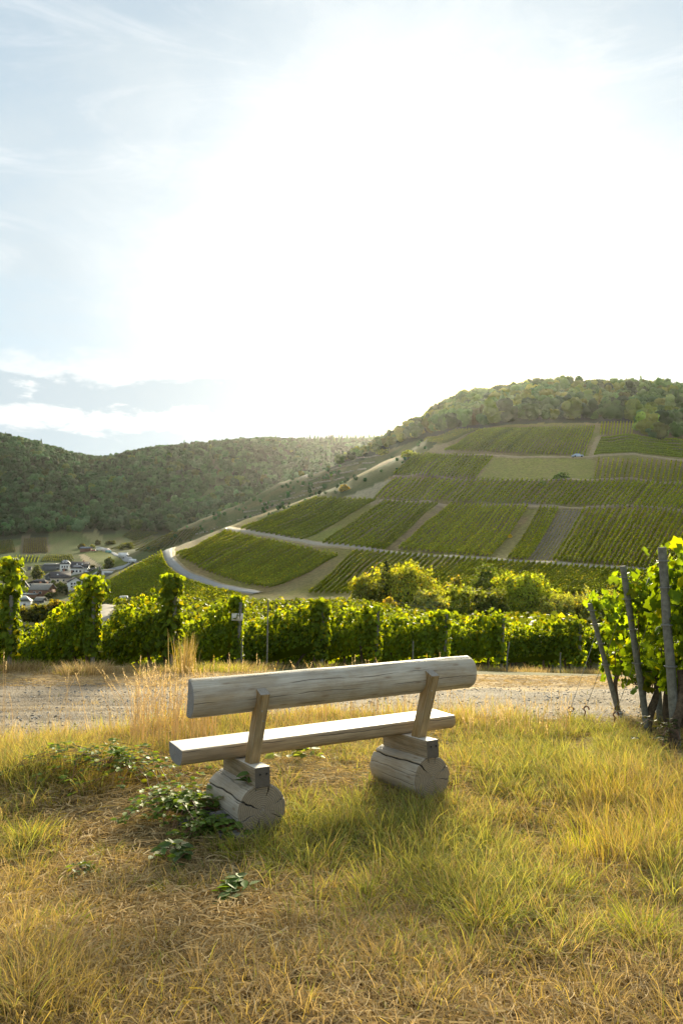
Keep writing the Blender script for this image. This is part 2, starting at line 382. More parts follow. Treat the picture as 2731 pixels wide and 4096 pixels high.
paint(C2((200,805),(255,815),(490,610),(450,600)), (.27, .20, .10), 130, 380, .9)
paint(C2((860,852),(960,862),(1108,620),(1010,612)), (.30, .25, .17), 130, 380, .95)
paint(C2((0,565),(135,575),(235,485),(100,480)), (.34, .30, .19), 130, 400, .95)
paint(C2((620,482),(1145,487),(1165,390),(700,378)), (.27, .27, .06), 130, 400, .9, .5)
paint(C2((820,580),(905,590),(900,608),(860,610)), (.30, .25, .17), 130, 400, .95)
paint(C2((350,322),(480,318),(520,345),(500,366),(380,350)), DRY, 130, 400, .8)
paint(C2((1125,385),(1150,385),(1195,285),(1340,290),(1340,280),(1170,278)), DRY, 130, 400, .85)
paint([(610,1362),(650,1366),(830,1290),(838,1270),(800,1275),(700,1325)], (.24, .20, .085), 130, 380, .9, .4)
paint(C1((1380,745),(1568,690),(1568,770),(1470,785),(1400,770)), (.22, .24, .05), 130, 380, .8)
paint(C1((800,790),(830,780),(1030,705),(1060,700),(1040,720),(830,815)), DRY, 200, 380, .9)
paint(C1((1200,665),(1300,630),(1450,560),(1480,560),(1380,620),(1230,680)), (.36, .29, .12), 200, 380, .9)
paint(C2((0,575),(0,590),(455,610),(470,600),(200,583),(0,560)), DRY, 130, 400, .8)
paint([(690,1152),(850,1084),(930,1044),(985,1000),(1005,1018),(960,1050),(900,1094),(850,1118),(790,1142),(740,1160),(600,1200),(590,1190)], (.085, .11, .025), 200, 400, .95)
s2_ = (YY > 385) & (YY < 640) & (DXg > 240) & (DXg < 960) & ~fo
GC = np.where(s2_[..., None], mixc(np.broadcast_to(np.array([.15, .135, .06]), GC.shape), np.array([.085, .105, .035]), (n1-.3)*4), GC)
# valley floor fields
paint(C1((220,720),(360,710),(500,770),(360,840),(240,840)), (.15, .17, .055), 400, 780, .75, .5)
paint(C1((370,725),(450,715),(480,760),(420,770)), (.26, .23, .10), 400, 780, .8)
paint(C1((0,815),(340,830),(340,870),(0,875)), (.10, .13, .04), 400, 780, .9)
paint(C1((365,825),(385,822),(470,880),(430,885),(380,850)), (.42, .33, .19), 400, 780, 1)
paint(C1((390,820),(480,805),(600,860),(520,885),(460,868)), (.16, .18, .035), 400, 780, .95)
paint(C1((100,740),(220,745),(235,820),(100,825)), (.15, .12, .07), 400, 790, .95)
paint(C1((540,700),(740,720),(640,760),(530,730)), (.07, .10, .035), 400, 900, .9)
paint([(468,1128),(530,1100),(528,1110),(478,1142),(452,1144)], (.10, .15, .05), 700, 1300, 1)
paint([(20,1445),(60,1425),(170,1418),(215,1400),(225,1440),(130,1445),(40,1455)], (.33, .25, .12), 60, 130, .9)
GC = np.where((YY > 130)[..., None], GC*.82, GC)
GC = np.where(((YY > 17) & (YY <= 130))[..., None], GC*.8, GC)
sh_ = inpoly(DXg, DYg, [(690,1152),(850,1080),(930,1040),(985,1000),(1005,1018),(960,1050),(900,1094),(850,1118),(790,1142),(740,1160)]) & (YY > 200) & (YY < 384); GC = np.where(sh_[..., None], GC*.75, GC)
# near dirt road
edge_n = np.interp(DXg, [-900, 0, 250, 430, 700, 1100, 1400, 1800, 2600], [1722, 1716, 1690, 1655, 1640, 1648, 1652, 1646, 1640])
edge_f = np.interp(DXg, [-900, 0, 450, 1100, 1568, 2600], [1562, 1566, 1572, 1585, 1580, 1575])
wob = (fbm(XX*1.1, YY*1.1, 4, 77) - .47) * 46
road_mask = (DYg < edge_n + wob) & (DYg > edge_f + wob*.6) & (YY > 7) & (YY < 16)
verge = (DYg <= edge_f + wob*.6) & (YY > 9) & (YY < 17.5)
GC = np.where(verge[..., None], mixc(np.broadcast_to(np.array([.36, .26, .135]), GC.shape), soil*1.2, (n3-.4)*3), GC)
path_mask = inpoly(DXg, DYg, [(226,1384),(262,1384),(262,1395),(248,1410),(252,1440),(236,1480),(195,1480),(215,1440)]) & (YY > 40) & (YY < 110)
def sheet(name, fmask, material, extra=None):
    f = fmask[:-1, :-1]
    i, j = np.nonzero(f); n = len(UG)
    F = np.stack([i*n+j, i*n+j+1, (i+1)*n+j+1, (i+1)*n+j], 1)
    idx, inv = np.unique(F, return_inverse=True)
    V = np.stack([XX.ravel(), YY.ravel(), GZ.ravel()], 1)[idx]
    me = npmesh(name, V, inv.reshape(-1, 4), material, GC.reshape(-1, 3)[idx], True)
    return props(link(name, me), kind='structure')
mg, t, o = mat('ground'); p = t.add('ShaderNodeBsdfPrincipled'); t.l.new(p.outputs[0], o.inputs[0])
a = t.add('ShaderNodeVertexColor'); a.layer_name = 'Col'; g = t.add('ShaderNodeNewGeometry').outputs['Position']
nn = t.noise(g, 35, 6, .7); nf = t.noise(g, .9, 7, .7)
ff = t.m('MULTIPLY', t.ss(nn, .2, .8, .55, 1.45), t.ss(nf, .25, .75, .65, 1.35))
cc = t.add('ShaderNodeCombineXYZ'); [t.l.new(ff, cc.inputs[i]) for i in range(3)]
t.l.new(t.mix(1.0, a.outputs[0], cc.outputs[0], 'MULTIPLY'), p.inputs['Base Color']); p.inputs['Roughness'].default_value = .95
p.inputs['Specular IOR Level'].default_value = .1
b = t.add('ShaderNodeBump'); b.inputs['Strength'].default_value = .6; b.inputs['Distance'].default_value = .03; t.l.new(nn, b.inputs['Height']); t.l.new(b.outputs[0], p.inputs['Normal'])
# gravel
mr, t, o = mat('gravel_track'); p = t.add('ShaderNodeBsdfPrincipled'); t.l.new(p.outputs[0], o.inputs[0])
g = t.add('ShaderNodeNewGeometry').outputs['Position']
big = t.ss(t.noise(t.scl(g, .14, 1.9, 1), 1.3, 5, .6, .3), .40, .60)
c = t.mix(big, (.20, .15, .09), (.38, .30, .20))
vo = t.add('ShaderNodeTexVoronoi'); t.l.new(g, vo.inputs['Vector']); vo.inputs['Scale'].default_value = 55
vv = t.add('ShaderNodeSeparateColor'); t.l.new(vo.outputs['Color'], vv.inputs[0])
c = t.mix(t.m('MULTIPLY', t.ss(vv.outputs[0], .4, .95, 0, .75), t.ss(t.noise(t.scl(g, .5, 2.2, 1, (3, 3, 3)), 1.3, 4, .6), .38, .6)), c, (.17, .165, .16)); c = t.mix(t.ss(vv.outputs[1], .82, .9, 0, .6), c, (.5, .47, .42))
fin = t.noise(g, 90, 5, .7); c = t.mix(t.ss(fin, .3, .7, .25, 0), c, (.08, .07, .06))
t.l.new(c, p.inputs['Base Color']); p.inputs['Roughness'].default_value = .9; p.inputs['Specular IOR Level'].default_value = .15
b = t.add('ShaderNodeBump'); b.inputs['Strength'].default_value = .9; b.inputs['Distance'].default_value = .03
t.l.new(t.m('ADD', vo.outputs['Distance'], fin), b.inputs['Height']); t.l.new(b.outputs[0], p.inputs['Normal'])
sheet('ground', ~(road_mask | path_mask), mg)
sheet('dirt_road', road_mask, mr)
sheet('farm_path', path_mask, plain('pale_track', (.29, .25, .19), .95, 0, 1.5, .2))
def strip(name, pts, width, material, off=.25, label=None):
    P = [hit(*q) for q in pts]; P = np.array(P)[:, :2]
    d = np.r_[0, np.cumsum(np.linalg.norm(np.diff(P, axis=0), axis=1))]; n = int(d[-1]/2)+2
    q = np.stack([np.interp(np.linspace(0, d[-1], n), d, P[:, k]) for k in (0, 1)], 1)
    for _ in range(4): q[1:-1] = (q[:-2]+2*q[1:-1]+q[2:])/4
    tn = np.gradient(q, axis=0); tn /= np.linalg.norm(tn, axis=1)[:, None]; nr = np.stack([-tn[:, 1], tn[:, 0]], 1)
    rows = []
    for s_ in (-.5, -.17, .17, .5):
        e = q + nr*width*s_*(1+.08*np.sin(d[-1]*s_+np.arange(n)*.7))[:, None]; rows.append(np.column_stack([e, H(e[:, 0], e[:, 1]) + off]))
    zc = np.mean([r[:, 2] for r in rows], axis=0)
    lo = rows[0].copy(); lo[:, 2] -= off+.25; hi = rows[-1].copy(); hi[:, 2] -= off+.25; rows = [lo]+rows+[hi]
    V = np.stack(rows, 1).reshape(-1, 3); k = len(rows); i, j = np.meshgrid(np.arange(n-1), np.arange(k-1), indexing='ij')
    F = np.stack([i*k+j, i*k+j+1, (i+1)*k+j+1, (i+1)*k+j], -1).reshape(-1, 4)
    return props(link(name, npmesh(name, V, F, material)), kind='structure')
M_DRY = plain('dry_verge', (.30, .235, .125), .95, 0, .8, .3)
LR = [(388,1262),(384,1272),(388,1288),(402,1303),(420,1316),(445,1328),(475,1339),(510,1349),(550,1358),(590,1364)]
UR = [(515,1214),(535,1219),(600,1229),(700,1245),(780,1254),(850,1263),(1000,1280),(1200,1293),(1400,1305),(1568,1314),(1700,1322)]
strip('road_verge', [(x, y, 120) for x, y in LR], 4.8, M_DRY, .18); strip('road', [(x, y, 120) for x, y in LR], 2.8, plain('asphalt_lane', (.24, .24, .235), .85, 0, 1, .1), .3)
strip('road_verge', [(x, y, 120) for x, y in UR], 4.4, M_DRY, .18); strip('road', [(x, y, 120) for x, y in UR], 2.3, M_ROADF, .3)
strip('track', [(x, y, 130) for x, y in C2((170,583),(455,603),(820,600),(905,608),(1100,617),(1568,630),(1800,636))], 3.2, M_DRY, .2)
strip('track', [(x, y, 130) for x, y in C2((235,468),(500,481),(850,488),(1150,490),(1568,498),(1800,505))], 2.4, M_DRY, .2)
strip('track', [(x, y, 130) for x, y in C2((500,368),(700,374),(900,378),(1130,382),(1568,395),(1800,400))], 2.6, M_DRY, .2)
strip('valley_road', [(x, y, 400) for x, y in C1((610,860),(575,845),(530,825),(500,805),(470,795),(440,790),(415,797))], 3.0, plain('asphalt', (.26, .27, .28), .85), .15)
strip('valley_road', [(x, y, 400) for x, y in C1((610,862),(570,884),(520,895),(470,900),(430,915))], 3.0, plain('asphalt_b', (.26, .27, .28), .85), .15)

# ------------------------------------------------------------------ vine rows
quad = np.array([[-.5,-.5,0],[.5,-.42,.05],[.46,.5,-.04],[-.5,.45,.03]]); quadF = np.array([[0,1,2,3]])
hexl = np.array([[0,-.45,0],[.42,-.35,.1],[.5,.15,.14],[0,.55,-.06],[-.5,.15,.14],[-.42,-.35,.1]]); hexF = np.array([[0,1,2,3],[0,3,4,5]])
def leafcol(n, base, var=.3, yel=.12):
    c = np.array(base)[None]*(1+var*rng.normal(size=(n,1))).clip(.4, 1.8)
    y = (rng.random(n) < yel)[:, None]
    c = np.where(y, c*np.array([1.9, 1.35, .7]), c)
    return c.clip(.005, .6)
VG = (.12, .185, .020)
def hedge(P0, P1, z0, z1, h0, h1, width, size, dens, base=VG, core=True, seed=None, gaps=0.0, coreC=None, yel=.12):
    """leafy trellis row between two ground points; returns V,F,C lists"""
    P0 = np.array(P0[:2], float); P1 = np.array(P1[:2], float); L = np.linalg.norm(P1-P0); d = (P1-P0)/L; nrm = np.array([-d[1], d[0]])
    n = max(8, int(L*dens)); s_ = rng.random(n)*L
    sh = int(rng.integers(9999))
    top = h1*(1 + .16*(vnoise(s_/1.1, s_*0+sh) - .5)*2 + .06*rng.normal(size=n)); bot = h0*(1+.5*(vnoise(s_/.9, s_*0+sh+7)-.5)*2)
    q = rng.random(n)**.8; hh = bot + (top-bot)*q
    side = rng.choice([-1, 1], n); wd = width*(.55+.45*np.sqrt(rng.random(n)))*(1-.45*np.clip((q-.75)/.25, 0, 1)) * (.75+.5*vnoise(s_/.8, hh/.5, sh))
    keep = (vnoise(s_/1.1, hh/.6+40, sh+3) > gaps) | (rng.random(n) < .4)
    xy = P0 + d*s_[:, None] + nrm*(side*wd)[:, None]; g_ = H(xy[:, 0], xy[:, 1])
    pos = np.column_stack([xy, g_+hh])[keep]; side = side[keep]; k = keep.sum(); qq = q[keep]
    N = np.column_stack([nrm[0]*side, nrm[1]*side, np.full(k, .35)+1.0*(qq > .85)]) + rng.normal(size=(k, 3))*.65
    sz = size*(.7+.6*rng.random(k))
    out = [scatter(quad if size > .16 else hexl, quadF if size > .16 else hexF, pos, frames(N), sz, leafcol(k, base, .28, yel))]
    if core:
        m_ = max(3, int(L/1.2)+1); ss_ = np.linspace(0, L, m_); c_ = P0+d*ss_[:, None]; gz = H(c_[:, 0], c_[:, 1]); V = []
        hc = h1*(.86+.08*rng.random(m_))
        for (o_, hf) in ((-.3, 0), (-.35, .55), (0, .95), (.35, .55), (.3, 0)):
            e = c_+nrm*width*o_; V.append(np.column_stack([e, gz + h0*1.1 + (hc-h0*1.1)*hf]))
        V = np.stack(V, 1); kk = 5; i, j = np.meshgrid(np.arange(m_-1), np.arange(kk), indexing='ij')
        F = np.stack([i*kk+j, (i+1)*kk+j, (i+1)*kk+(j+1) % kk, i*kk+(j+1) % kk], -1).reshape(-1, 4)
        out.append((V.reshape(-1, 3), F, np.ones((m_*kk, 3))*np.array(base if coreC is None else coreC)*.8))
    return out
def merge(parts):
    V = []; C = []; F = {}; n = 0
    for v, f, c in parts:
        V.append(v); C.append(c); F.setdefault(f.shape[1], []).append(f+n); n += len(v)
    return np.vstack(V), [np.vstack(x) for x in F.values()], np.vstack(C)
FARROWS = []        # (apparent size, parts, label, group)
def plot(bl, br, tr, tl, n, label, group, y0=130, y1=2500., base=(.19, .265, .022), curved=0, h=1.40, dens=20, size=.27, gaps=.10, trim=0., h0=.30, width=.13, yel=.12):
    pa = np.array(bl if isinstance(bl, list) else [bl, br], float); pb = np.array(tl if isinstance(tl, list) else [tl, tr], float)
    def along(p_, f):
        d = np.r_[0, np.cumsum(np.linalg.norm(np.diff(p_, axis=0), axis=1))]; return np.array([np.interp(f*d[-1], d, p_[:, k]) for k in (0, 1)])
    base = np.array(base)*(1+.10*rng.normal())*np.array([1+.05*rng.normal(), 1, 1])
    for k in range(n):
        f = (k+.5)/n; a = along(pa, f); b_ = along(pb, f)
        a, b_ = a+(b_-a)*trim*rng.random(), b_-(b_-a)*trim*rng.random()
        P0 = hit(*a, y0, y1); P1 = hit(*b_, y0, y1)
        if np.linalg.norm(P1[:2]-P0[:2]) > 160 or np.linalg.norm(P1[:2]-P0[:2]) < 3: continue
        Ym = (P0[1]+P1[1])/2
        bb = np.array(base)*(1+.10*rng.normal())
        dn = dens*(200/max(Ym, 120))**.7
        if curved:
            pp = [hit(*(a+(b_-a)*f), y0, y1) for f in np.linspace(0, 1, curved+1)]
            hd = [q for A_, B_ in zip(pp[:-1], pp[1:]) if 1 < np.linalg.norm(B_[:2]-A_[:2]) < 70 for q in hedge(A_, B_, 0, 0, h0, h, width, size, dn, bb, True, gaps=gaps, yel=yel)]
            if not hd: continue
        else: hd = hedge(P0, P1, 0, 0, h0, h, width, size, dn, bb, True, gaps=gaps, yel=yel)
        FARROWS.append((np.hypot(*(a-b_))/Ym*(1 if -20 < a[0] < 1600 or -20 < b_[0] < 1600 else .1), hd, label, group))
G_ = 'vine rows on the hillside across the valley'
def Q(*p): return C2(*p)
plot(*Q((960,862),(1750,925),(1900,640),(1105,622)), 34, 'dark green vine row in the large plot right of the bare tan strip', 'vine rows in the large plot right of the bare strip')
plot(*Q((865,850),(955,860),(1100,622),(1012,615)), 6, 'one of the thin young vine rows on the bare tan strip', 'young vine rows on the bare strip', base=(.24,.25,.12), h=.6, dens=3, gaps=.4, size=.25, width=.05, h0=.08)
plot(*Q((755,852),(857,856),(1000,620),(908,615)), 6, 'vine row between the grassy gap and the bare tan strip', 'vine rows left of the bare strip')
plot(*Q((252,805),(685,845),(862,610),(498,602)), 21, 'dense vine row in the plot directly left of the grassy gap', 'vine rows in the plot left of the grassy gap')
plot((735,1251),(884,1266),(1010,1161),(882,1153), 12, 'vine row between the weedy strip and the dry diagonal track', 'vine rows right of the weedy strip')
plot((548,1217),(695,1243),(868,1151),(722,1146), 13, 'vine row left of the weedy strip above the start of the concrete road', 'vine rows above the start of the concrete road', base=(.18,.26,.022))
plot(*Q((142,573),(1800,632),(1890,505),(242,481)), 74, 'short vine row in the long band between the two upper tracks', 'vine rows in the long middle band', dens=17)
plot(*Q((232,463),(618,481),(700,380),(335,370)), 25, 'one of the vine rows left of the grassy slope below the top track', 'vine rows left of the grassy slope', dens=17)
plot(*Q((1150,487),(1750,498),(1770,412),(1170,393)), 27, 'one of the upright vine rows right of the grassy slope', 'vine rows right of the grassy slope', dens=17)
plot(*Q((465,350),(1120,378),(1165,242),(655,254)), 44, 'one of the vine rows in the highest plot below the wooded ridge', 'vine rows in the highest plot', dens=14)
plot(*Q((372,312),(470,318),(640,255),(520,256)), 8, 'one of the pale vine rows at the left tip of the highest plot', 'pale vine rows at the tip of the highest plot', base=(.10,.14,.03), dens=14)
plot(*Q((1155,378),(1192,292),(1700,312),(1700,392)), 8, 'level terraced vine row under the top wood', 'level terraced vine rows', dens=17)
plot(*Q((1180,280),(1338,284),(1345,222),(1188,226)), 11, 'small vine row tucked against the wood at the top right', 'vine rows against the top wood', dens=14)
plot((704,1366),(1460,1372),(1580,1325),(815,1268), 62, 'vine row directly below the concrete road and behind the tree clump', 'vine rows below the concrete road', dens=9)
plot([(399,1276),(436,1299),(480,1320),(530,1337),(575,1347),(618,1354)], 0, 0, [(518,1222),(783,1279)], 27, 'vine row in the plot enclosed by the hairpin lane and concrete road', 'vine rows enclosed by the hairpin lane', base=(.21,.285,.024), trim=.03)
plot([(150,1384),(205,1366),(250,1340),(300,1310),(345,1286),(372,1270)], 0, 0, [(575,1385),(545,1369),(500,1360),(465,1350),(435,1340),(406,1326),(386,1310),(375,1292)], 32, 'vine row on the steep slope between hairpin lane and village', 'vine rows on the steep slope above the village', 160, 285., curved=7, base=(.21,.285,.024))
# rows across the steeper second spur and on the valley floor
plot((250,1262),(345,1270),(420,1226),(318,1240), 10, 'one of the far vine rows at the foot of the terraced spur', 'vine rows at the foot of the terraced spur', 380, base=(.07,.10,.03), dens=11, size=.42)
plot((345,1272),(440,1240),(465,1215),(395,1222), 9, 'one of the far vine rows halfway down the terraced spur', 'vine rows halfway down the terraced spur', 380, base=(.07,.10,.03), dens=11, size=.42)
plot(*C1((190,860),(345,858),(330,828),(210,832)), 15, 'one of the bright vine rows on the valley floor behind the grey hall', 'vine rows on the valley floor', 420, base=(.11,.14,.03), dens=12, size=.42)
plot(*C1((105,820),(225,818),(215,750),(110,755)), 13, 'brownish vine row on the lower slope of the far wooded hill', 'brownish vine rows under the far wood', 500, base=(.09,.09,.035), dens=9, size=.5)
plot(*C1((0,825),(75,815),(60,760),(0,765)), 9, 'one of the dark vine rows at the left edge under the far wood', 'dark vine rows under the far wood', 500, base=(.05,.075,.025), dens=9, size=.5)
plot(*C1((60,865),(180,862),(190,835),(70,832)), 8, 'low vine row on the flat field left of the grey hall', 'vine rows left of the village hall', 420, dens=11, size=.42)
plot(*C1((560,745),(620,765),(735,728),(600,712)), 9, 'one of the vine rows in the valley beneath the terraces', 'vine rows in the valley beneath the terraces', 520, base=(.07,.10,.03), dens=9, size=.5)
FARROWS.sort(key=lambda r: -r[0])
NIND = 270
for k, (a_, parts, lab, grp) in enumerate(FARROWS[:NIND]):
    V, F, C = merge(parts); c0 = V.mean(0); c0[2] = V[:, 2].min()
    props(link('vine_row', npmesh('vine_row', V-c0, F, M_FAR, C), loc=c0), lab, 'vine row', grp)
if len(FARROWS) > NIND:
    V, F, C = merge([q for r in FARROWS[NIND:] for q in r[1]])
    props(link('distant_vine_rows', npmesh('distant_vine_rows', V, F, M_FAR, C)), 'remaining small vine rows in the distance', 'vines', kind='stuff')
print('far rows', len(FARROWS)); FARROWS.clear()

# ------------------------------------------------------------------ trees
def crown_pts(n, lobes, shell=.8):
    """points and outward normals on a cluster of lobes [(cx,cy,cz,rx,ry,rz)]"""
    L = np.array(lobes, float); w_ = L[:, 3]*L[:, 5]; k = rng.choice(len(L), n, p=w_/w_.sum())
    d = rng.normal(size=(n, 3)); d /= np.linalg.norm(d, axis=1)[:, None]
    r = shell + (1.06-shell)*rng.random(n)**.6
    return L[k, :3] + d*L[k, 3:]*r[:, None], d/L[k, 3:] + 0
def blob(c, r, C, n=2, amp=.25):
    bm = bmesh.new(); bmesh.ops.create_icosphere(bm, subdivisions=n, radius=1)
    V = np.array([v.co[:] for v in bm.verts]); F = np.array([[v.index for v in f.verts] for f in bm.faces]); bm.free()
    V = V*(1+amp*(rng.random((len(V), 1))-.5)*2)*np.array(r)+np.array(c)
    return V, F, np.ones((len(V), 3))*np.array(C)
def forest_proto(kind):
    parts = []
    if kind == 'conifer':
        n = 260; q = rng.random(n)**.8; a_ = rng.random(n)*6.28; rr = (1-q)*.26+.02
        pos = np.column_stack([np.cos(a_)*rr, np.sin(a_)*rr, .08+q*1.25]); N = np.column_stack([np.cos(a_), np.sin(a_), np.full(n, .5)])
        parts.append(scatter(quad, quadF, pos, frames(N+rng.normal(size=(n, 3))*.3), .10*(1.2-q*.7), np.ones((n, 3))*(.8+.4*rng.random((n, 1)))))
        V, F, C = blob((0, 0, .6), (.13, .13, .5), (.6, .6, .6)); parts.append((V, F, C))
    else:
        lob = []
        for _ in range(9):
            a_ = rng.random()*6.28; rr = .33*math.sqrt(rng.random()); z_ = .42+.42*rng.random()
            lob.append((rr*math.cos(a_), rr*math.sin(a_), z_, .15+.10*rng.random(), .15+.10*rng.random(), .14+.10*rng.random()))
        lob.append((0, 0, .45, .34, .34, .3))
        n = 300; pos, N = crown_pts(n, lob, .95)
        parts.append(scatter(quad, quadF, pos, frames(N/np.linalg.norm(N, axis=1)[:, None]+rng.normal(size=(n, 3))*.5), .085*(.6+.8*rng.random(n)), np.ones((n, 3))*(.72+.56*rng.random((n, 1)))*np.array([1, 1, 1])))
        for l in lob: parts.append(blob(l[:3], np.array(l[3:])*1.0, np.ones(3)*(.8+.4*rng.random()), 2, .09))
    V, F, C = merge(parts); return npmesh('crown', V, F, M_FOREST, C)
PROTO = [forest_proto('round') for _ in range(9)] + [forest_proto('conifer') for _ in range(2)]
cand = []
def add_forest(n, u0, u1, y0, y1, cond, hmin, hmax, tag):
    u_ = u0+(u1-u0)*rng.random(n); y_ = np.sqrt(y0**2+(y1**2-y0**2)*rng.random(n)); x_ = u_*y_; z_ = H(x_, y_)
    X_, Y_ = todisp(x_, y_, z_); k = cond(X_, Y_, y_); x_, y_, z_ = x_[k], y_[k], z_[k]
    hh = hmin+(hmax-hmin)*rng.random(len(x_)); vis = (z_+hh)/y_ > horizon(x_, y_*.985)+.0002
    if tag == 'ridge': hh = hh*np.interp(X_[k], [680, 760, 900, 1000], [.35, .5, .75, 1])
    for a_ in zip(x_[vis], y_[vis], z_[vis], hh[vis]): cand.append(a_+(tag,))
field = [(440,1150),(520,1098),(536,1104),(480,1150)]
add_forest(11000, -.62, .25, 765, 1420, lambda X, Y, y: ~inpoly(X, Y, field) & (X > -300), 7.5, 15.5, 'far')
# wooded ridge on the right: above the highest plot, and the shrubby spine of the spur
add_forest(5200, -.06, .75, 330, 575, lambda X, Y, y: (Y < ridge_lo(X)) & (X > 685) & (y > np.where(X > 1455, 335, 372)), 6, 13.5, 'ridge')
add_forest(500, -.4, .0, 380, 560, lambda X, Y, y: inpoly(X, Y, [(560,1185),(700,1120),(800,1060),(830,1075),(760,1120),(640,1150),(570,1200)]), 2, 4, 'scrub')
add_forest(1600, -.5, .0, 385, 600, lambda X, Y, y: inpoly(X, Y, [(300,1278),(420,1214),(540,1162),(640,1112),(700,1094),(800,1062),(830,1078),(700,1142),(520,1212),(400,1265)]) & (fbm(X/22, Y/14, 3, 8) > .45), 1.2, 3.2, 'scrub')
add_forest(900, -.2, .2, 200, 384, lambda X, Y, y: inpoly(X, Y, [(690,1150),(850,1082),(930,1042),(975,1004),(1000,1016),(955,1048),(900,1092),(850,1112),(790,1138),(740,1152),(610,1192),(600,1182)]) & (fbm(X/16, Y/10, 3, 9) > .42), .8, 2.0, 'scrub')
cand = np.array([(c[0], c[1], c[2], c[3], {'far': 0, 'ridge': 1, 'scrub': 2}[c[4]]) for c in cand])
keep = np.ones(len(cand), bool)
# thin out crowding
cell = {}
for i_ in rng.permutation(len(cand)):
    s_ = 8.0 if cand[i_, 4] == 0 else (5.8 if cand[i_, 4] == 1 else 3.2); kx, ky = int(cand[i_, 0]//s_), int(cand[i_, 1]//s_)
    c_ = cell.setdefault((kx, ky), 0)
    if c_ >= 1: keep[i_] = False
    else: cell[(kx, ky)] = c_+1
cand = cand[keep]; order = np.argsort(-cand[:, 3]/cand[:, 1]); cand = cand[order]
n_ = len(cand); print('forest trees', n_)
tn_ = fbm(cand[:, 0]/60, cand[:, 1]/60, 3, 91); tr_ = rng.random(n_)
tc_ = np.array([.042, .108, .036])*(1+.32*rng.normal(size=(n_, 1))+1.1*(tn_[:, None]-.5)).clip(.45, 2.0)*(1+.05*rng.normal(size=(n_, 3)))
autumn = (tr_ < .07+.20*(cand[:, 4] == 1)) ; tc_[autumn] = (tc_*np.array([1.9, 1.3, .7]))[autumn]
tc_[cand[:, 4] == 1] *= np.array([1.9, 1.45, .9])  # ridge crowns tinted warm gold, the sun glow put into leaf colour
grey = (tr_ > .94); tc_[grey] = (tc_*np.array([1.9, 1.5, 2.0]))[grey]
var_ = np.where((rng.random(n_) < .03) | ((cand[:, 1] > 1240) & (rng.random(n_) < .8) & (cand[:, 0] > -60)), 9+(rng.random(n_) < .5), rng.integers(0, 9, n_)).astype(int)
NI = 290
LAB = {0: ('broadleaf tree in the dense wood behind the village', 'trees of the wood behind the village'),
       1: ('broadleaf tree of the wooded ridge above the highest vine rows', 'trees of the wooded ridge'),
       2: ('low dark shrub on the terraced spur', 'shrubs on the terraced spur')}
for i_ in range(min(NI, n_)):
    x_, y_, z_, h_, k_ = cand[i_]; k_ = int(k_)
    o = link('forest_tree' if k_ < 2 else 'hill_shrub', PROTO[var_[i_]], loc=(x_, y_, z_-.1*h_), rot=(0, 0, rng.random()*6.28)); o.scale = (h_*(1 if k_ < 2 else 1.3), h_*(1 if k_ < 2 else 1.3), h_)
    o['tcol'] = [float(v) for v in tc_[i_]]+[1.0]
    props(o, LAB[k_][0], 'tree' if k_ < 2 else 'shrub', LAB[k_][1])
# the rest of the wood, as one mass
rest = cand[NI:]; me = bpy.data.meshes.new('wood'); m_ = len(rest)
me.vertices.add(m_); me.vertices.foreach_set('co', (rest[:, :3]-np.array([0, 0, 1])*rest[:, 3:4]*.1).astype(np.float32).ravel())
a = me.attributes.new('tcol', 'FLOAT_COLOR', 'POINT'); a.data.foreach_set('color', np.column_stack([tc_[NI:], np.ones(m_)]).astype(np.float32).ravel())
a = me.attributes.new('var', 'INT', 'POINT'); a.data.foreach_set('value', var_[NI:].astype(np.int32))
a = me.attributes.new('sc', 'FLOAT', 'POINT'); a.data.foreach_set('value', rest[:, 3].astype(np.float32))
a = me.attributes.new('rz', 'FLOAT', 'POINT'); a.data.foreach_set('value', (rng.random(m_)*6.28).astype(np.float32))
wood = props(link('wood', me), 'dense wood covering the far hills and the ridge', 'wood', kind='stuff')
ng = bpy.data.node_groups.new('wood', 'GeometryNodeTree'); ng.interface.new_socket('Geometry', in_out='INPUT', socket_type='NodeSocketGeometry'); ng.interface.new_socket('Geometry', in_out='OUTPUT', socket_type='NodeSocketGeometry')
pc = bpy.data.collections.new('tree_kinds')
for k, pm in enumerate(PROTO): pc.objects.link(bpy.data.objects.new('tree_kind_%02d' % k, pm))
t = NT(ng); gi = t.add('NodeGroupInput'); go = t.add('NodeGroupOutput'); ci = t.add('GeometryNodeCollectionInfo'); ci.inputs[0].default_value = pc; ci.inputs[1].default_value = True; ci.inputs[2].default_value = True
ip = t.add('GeometryNodeInstanceOnPoints'); t.l.new(gi.outputs[0], ip.inputs['Points']); t.l.new(ci.outputs[0], ip.inputs['Instance']); ip.inputs['Pick Instance'].default_value = True
def named(n, dt): q = t.add('GeometryNodeInputNamedAttribute', data_type=dt); q.inputs[0].default_value = n; return q.outputs[0]
t.l.new(named('var', 'INT'), ip.inputs['Instance Index']); t.l.new(named('sc', 'FLOAT'), ip.inputs['Scale'])
cx = t.add('ShaderNodeCombineXYZ'); t.l.new(named('rz', 'FLOAT'), cx.inputs[2]); t.l.new(cx.outputs[0], ip.inputs['Rotation'])
t.l.new(ip.outputs[0], go.inputs[0])
md = wood.modifiers.new('wood', 'NODES'); md.node_group = ng

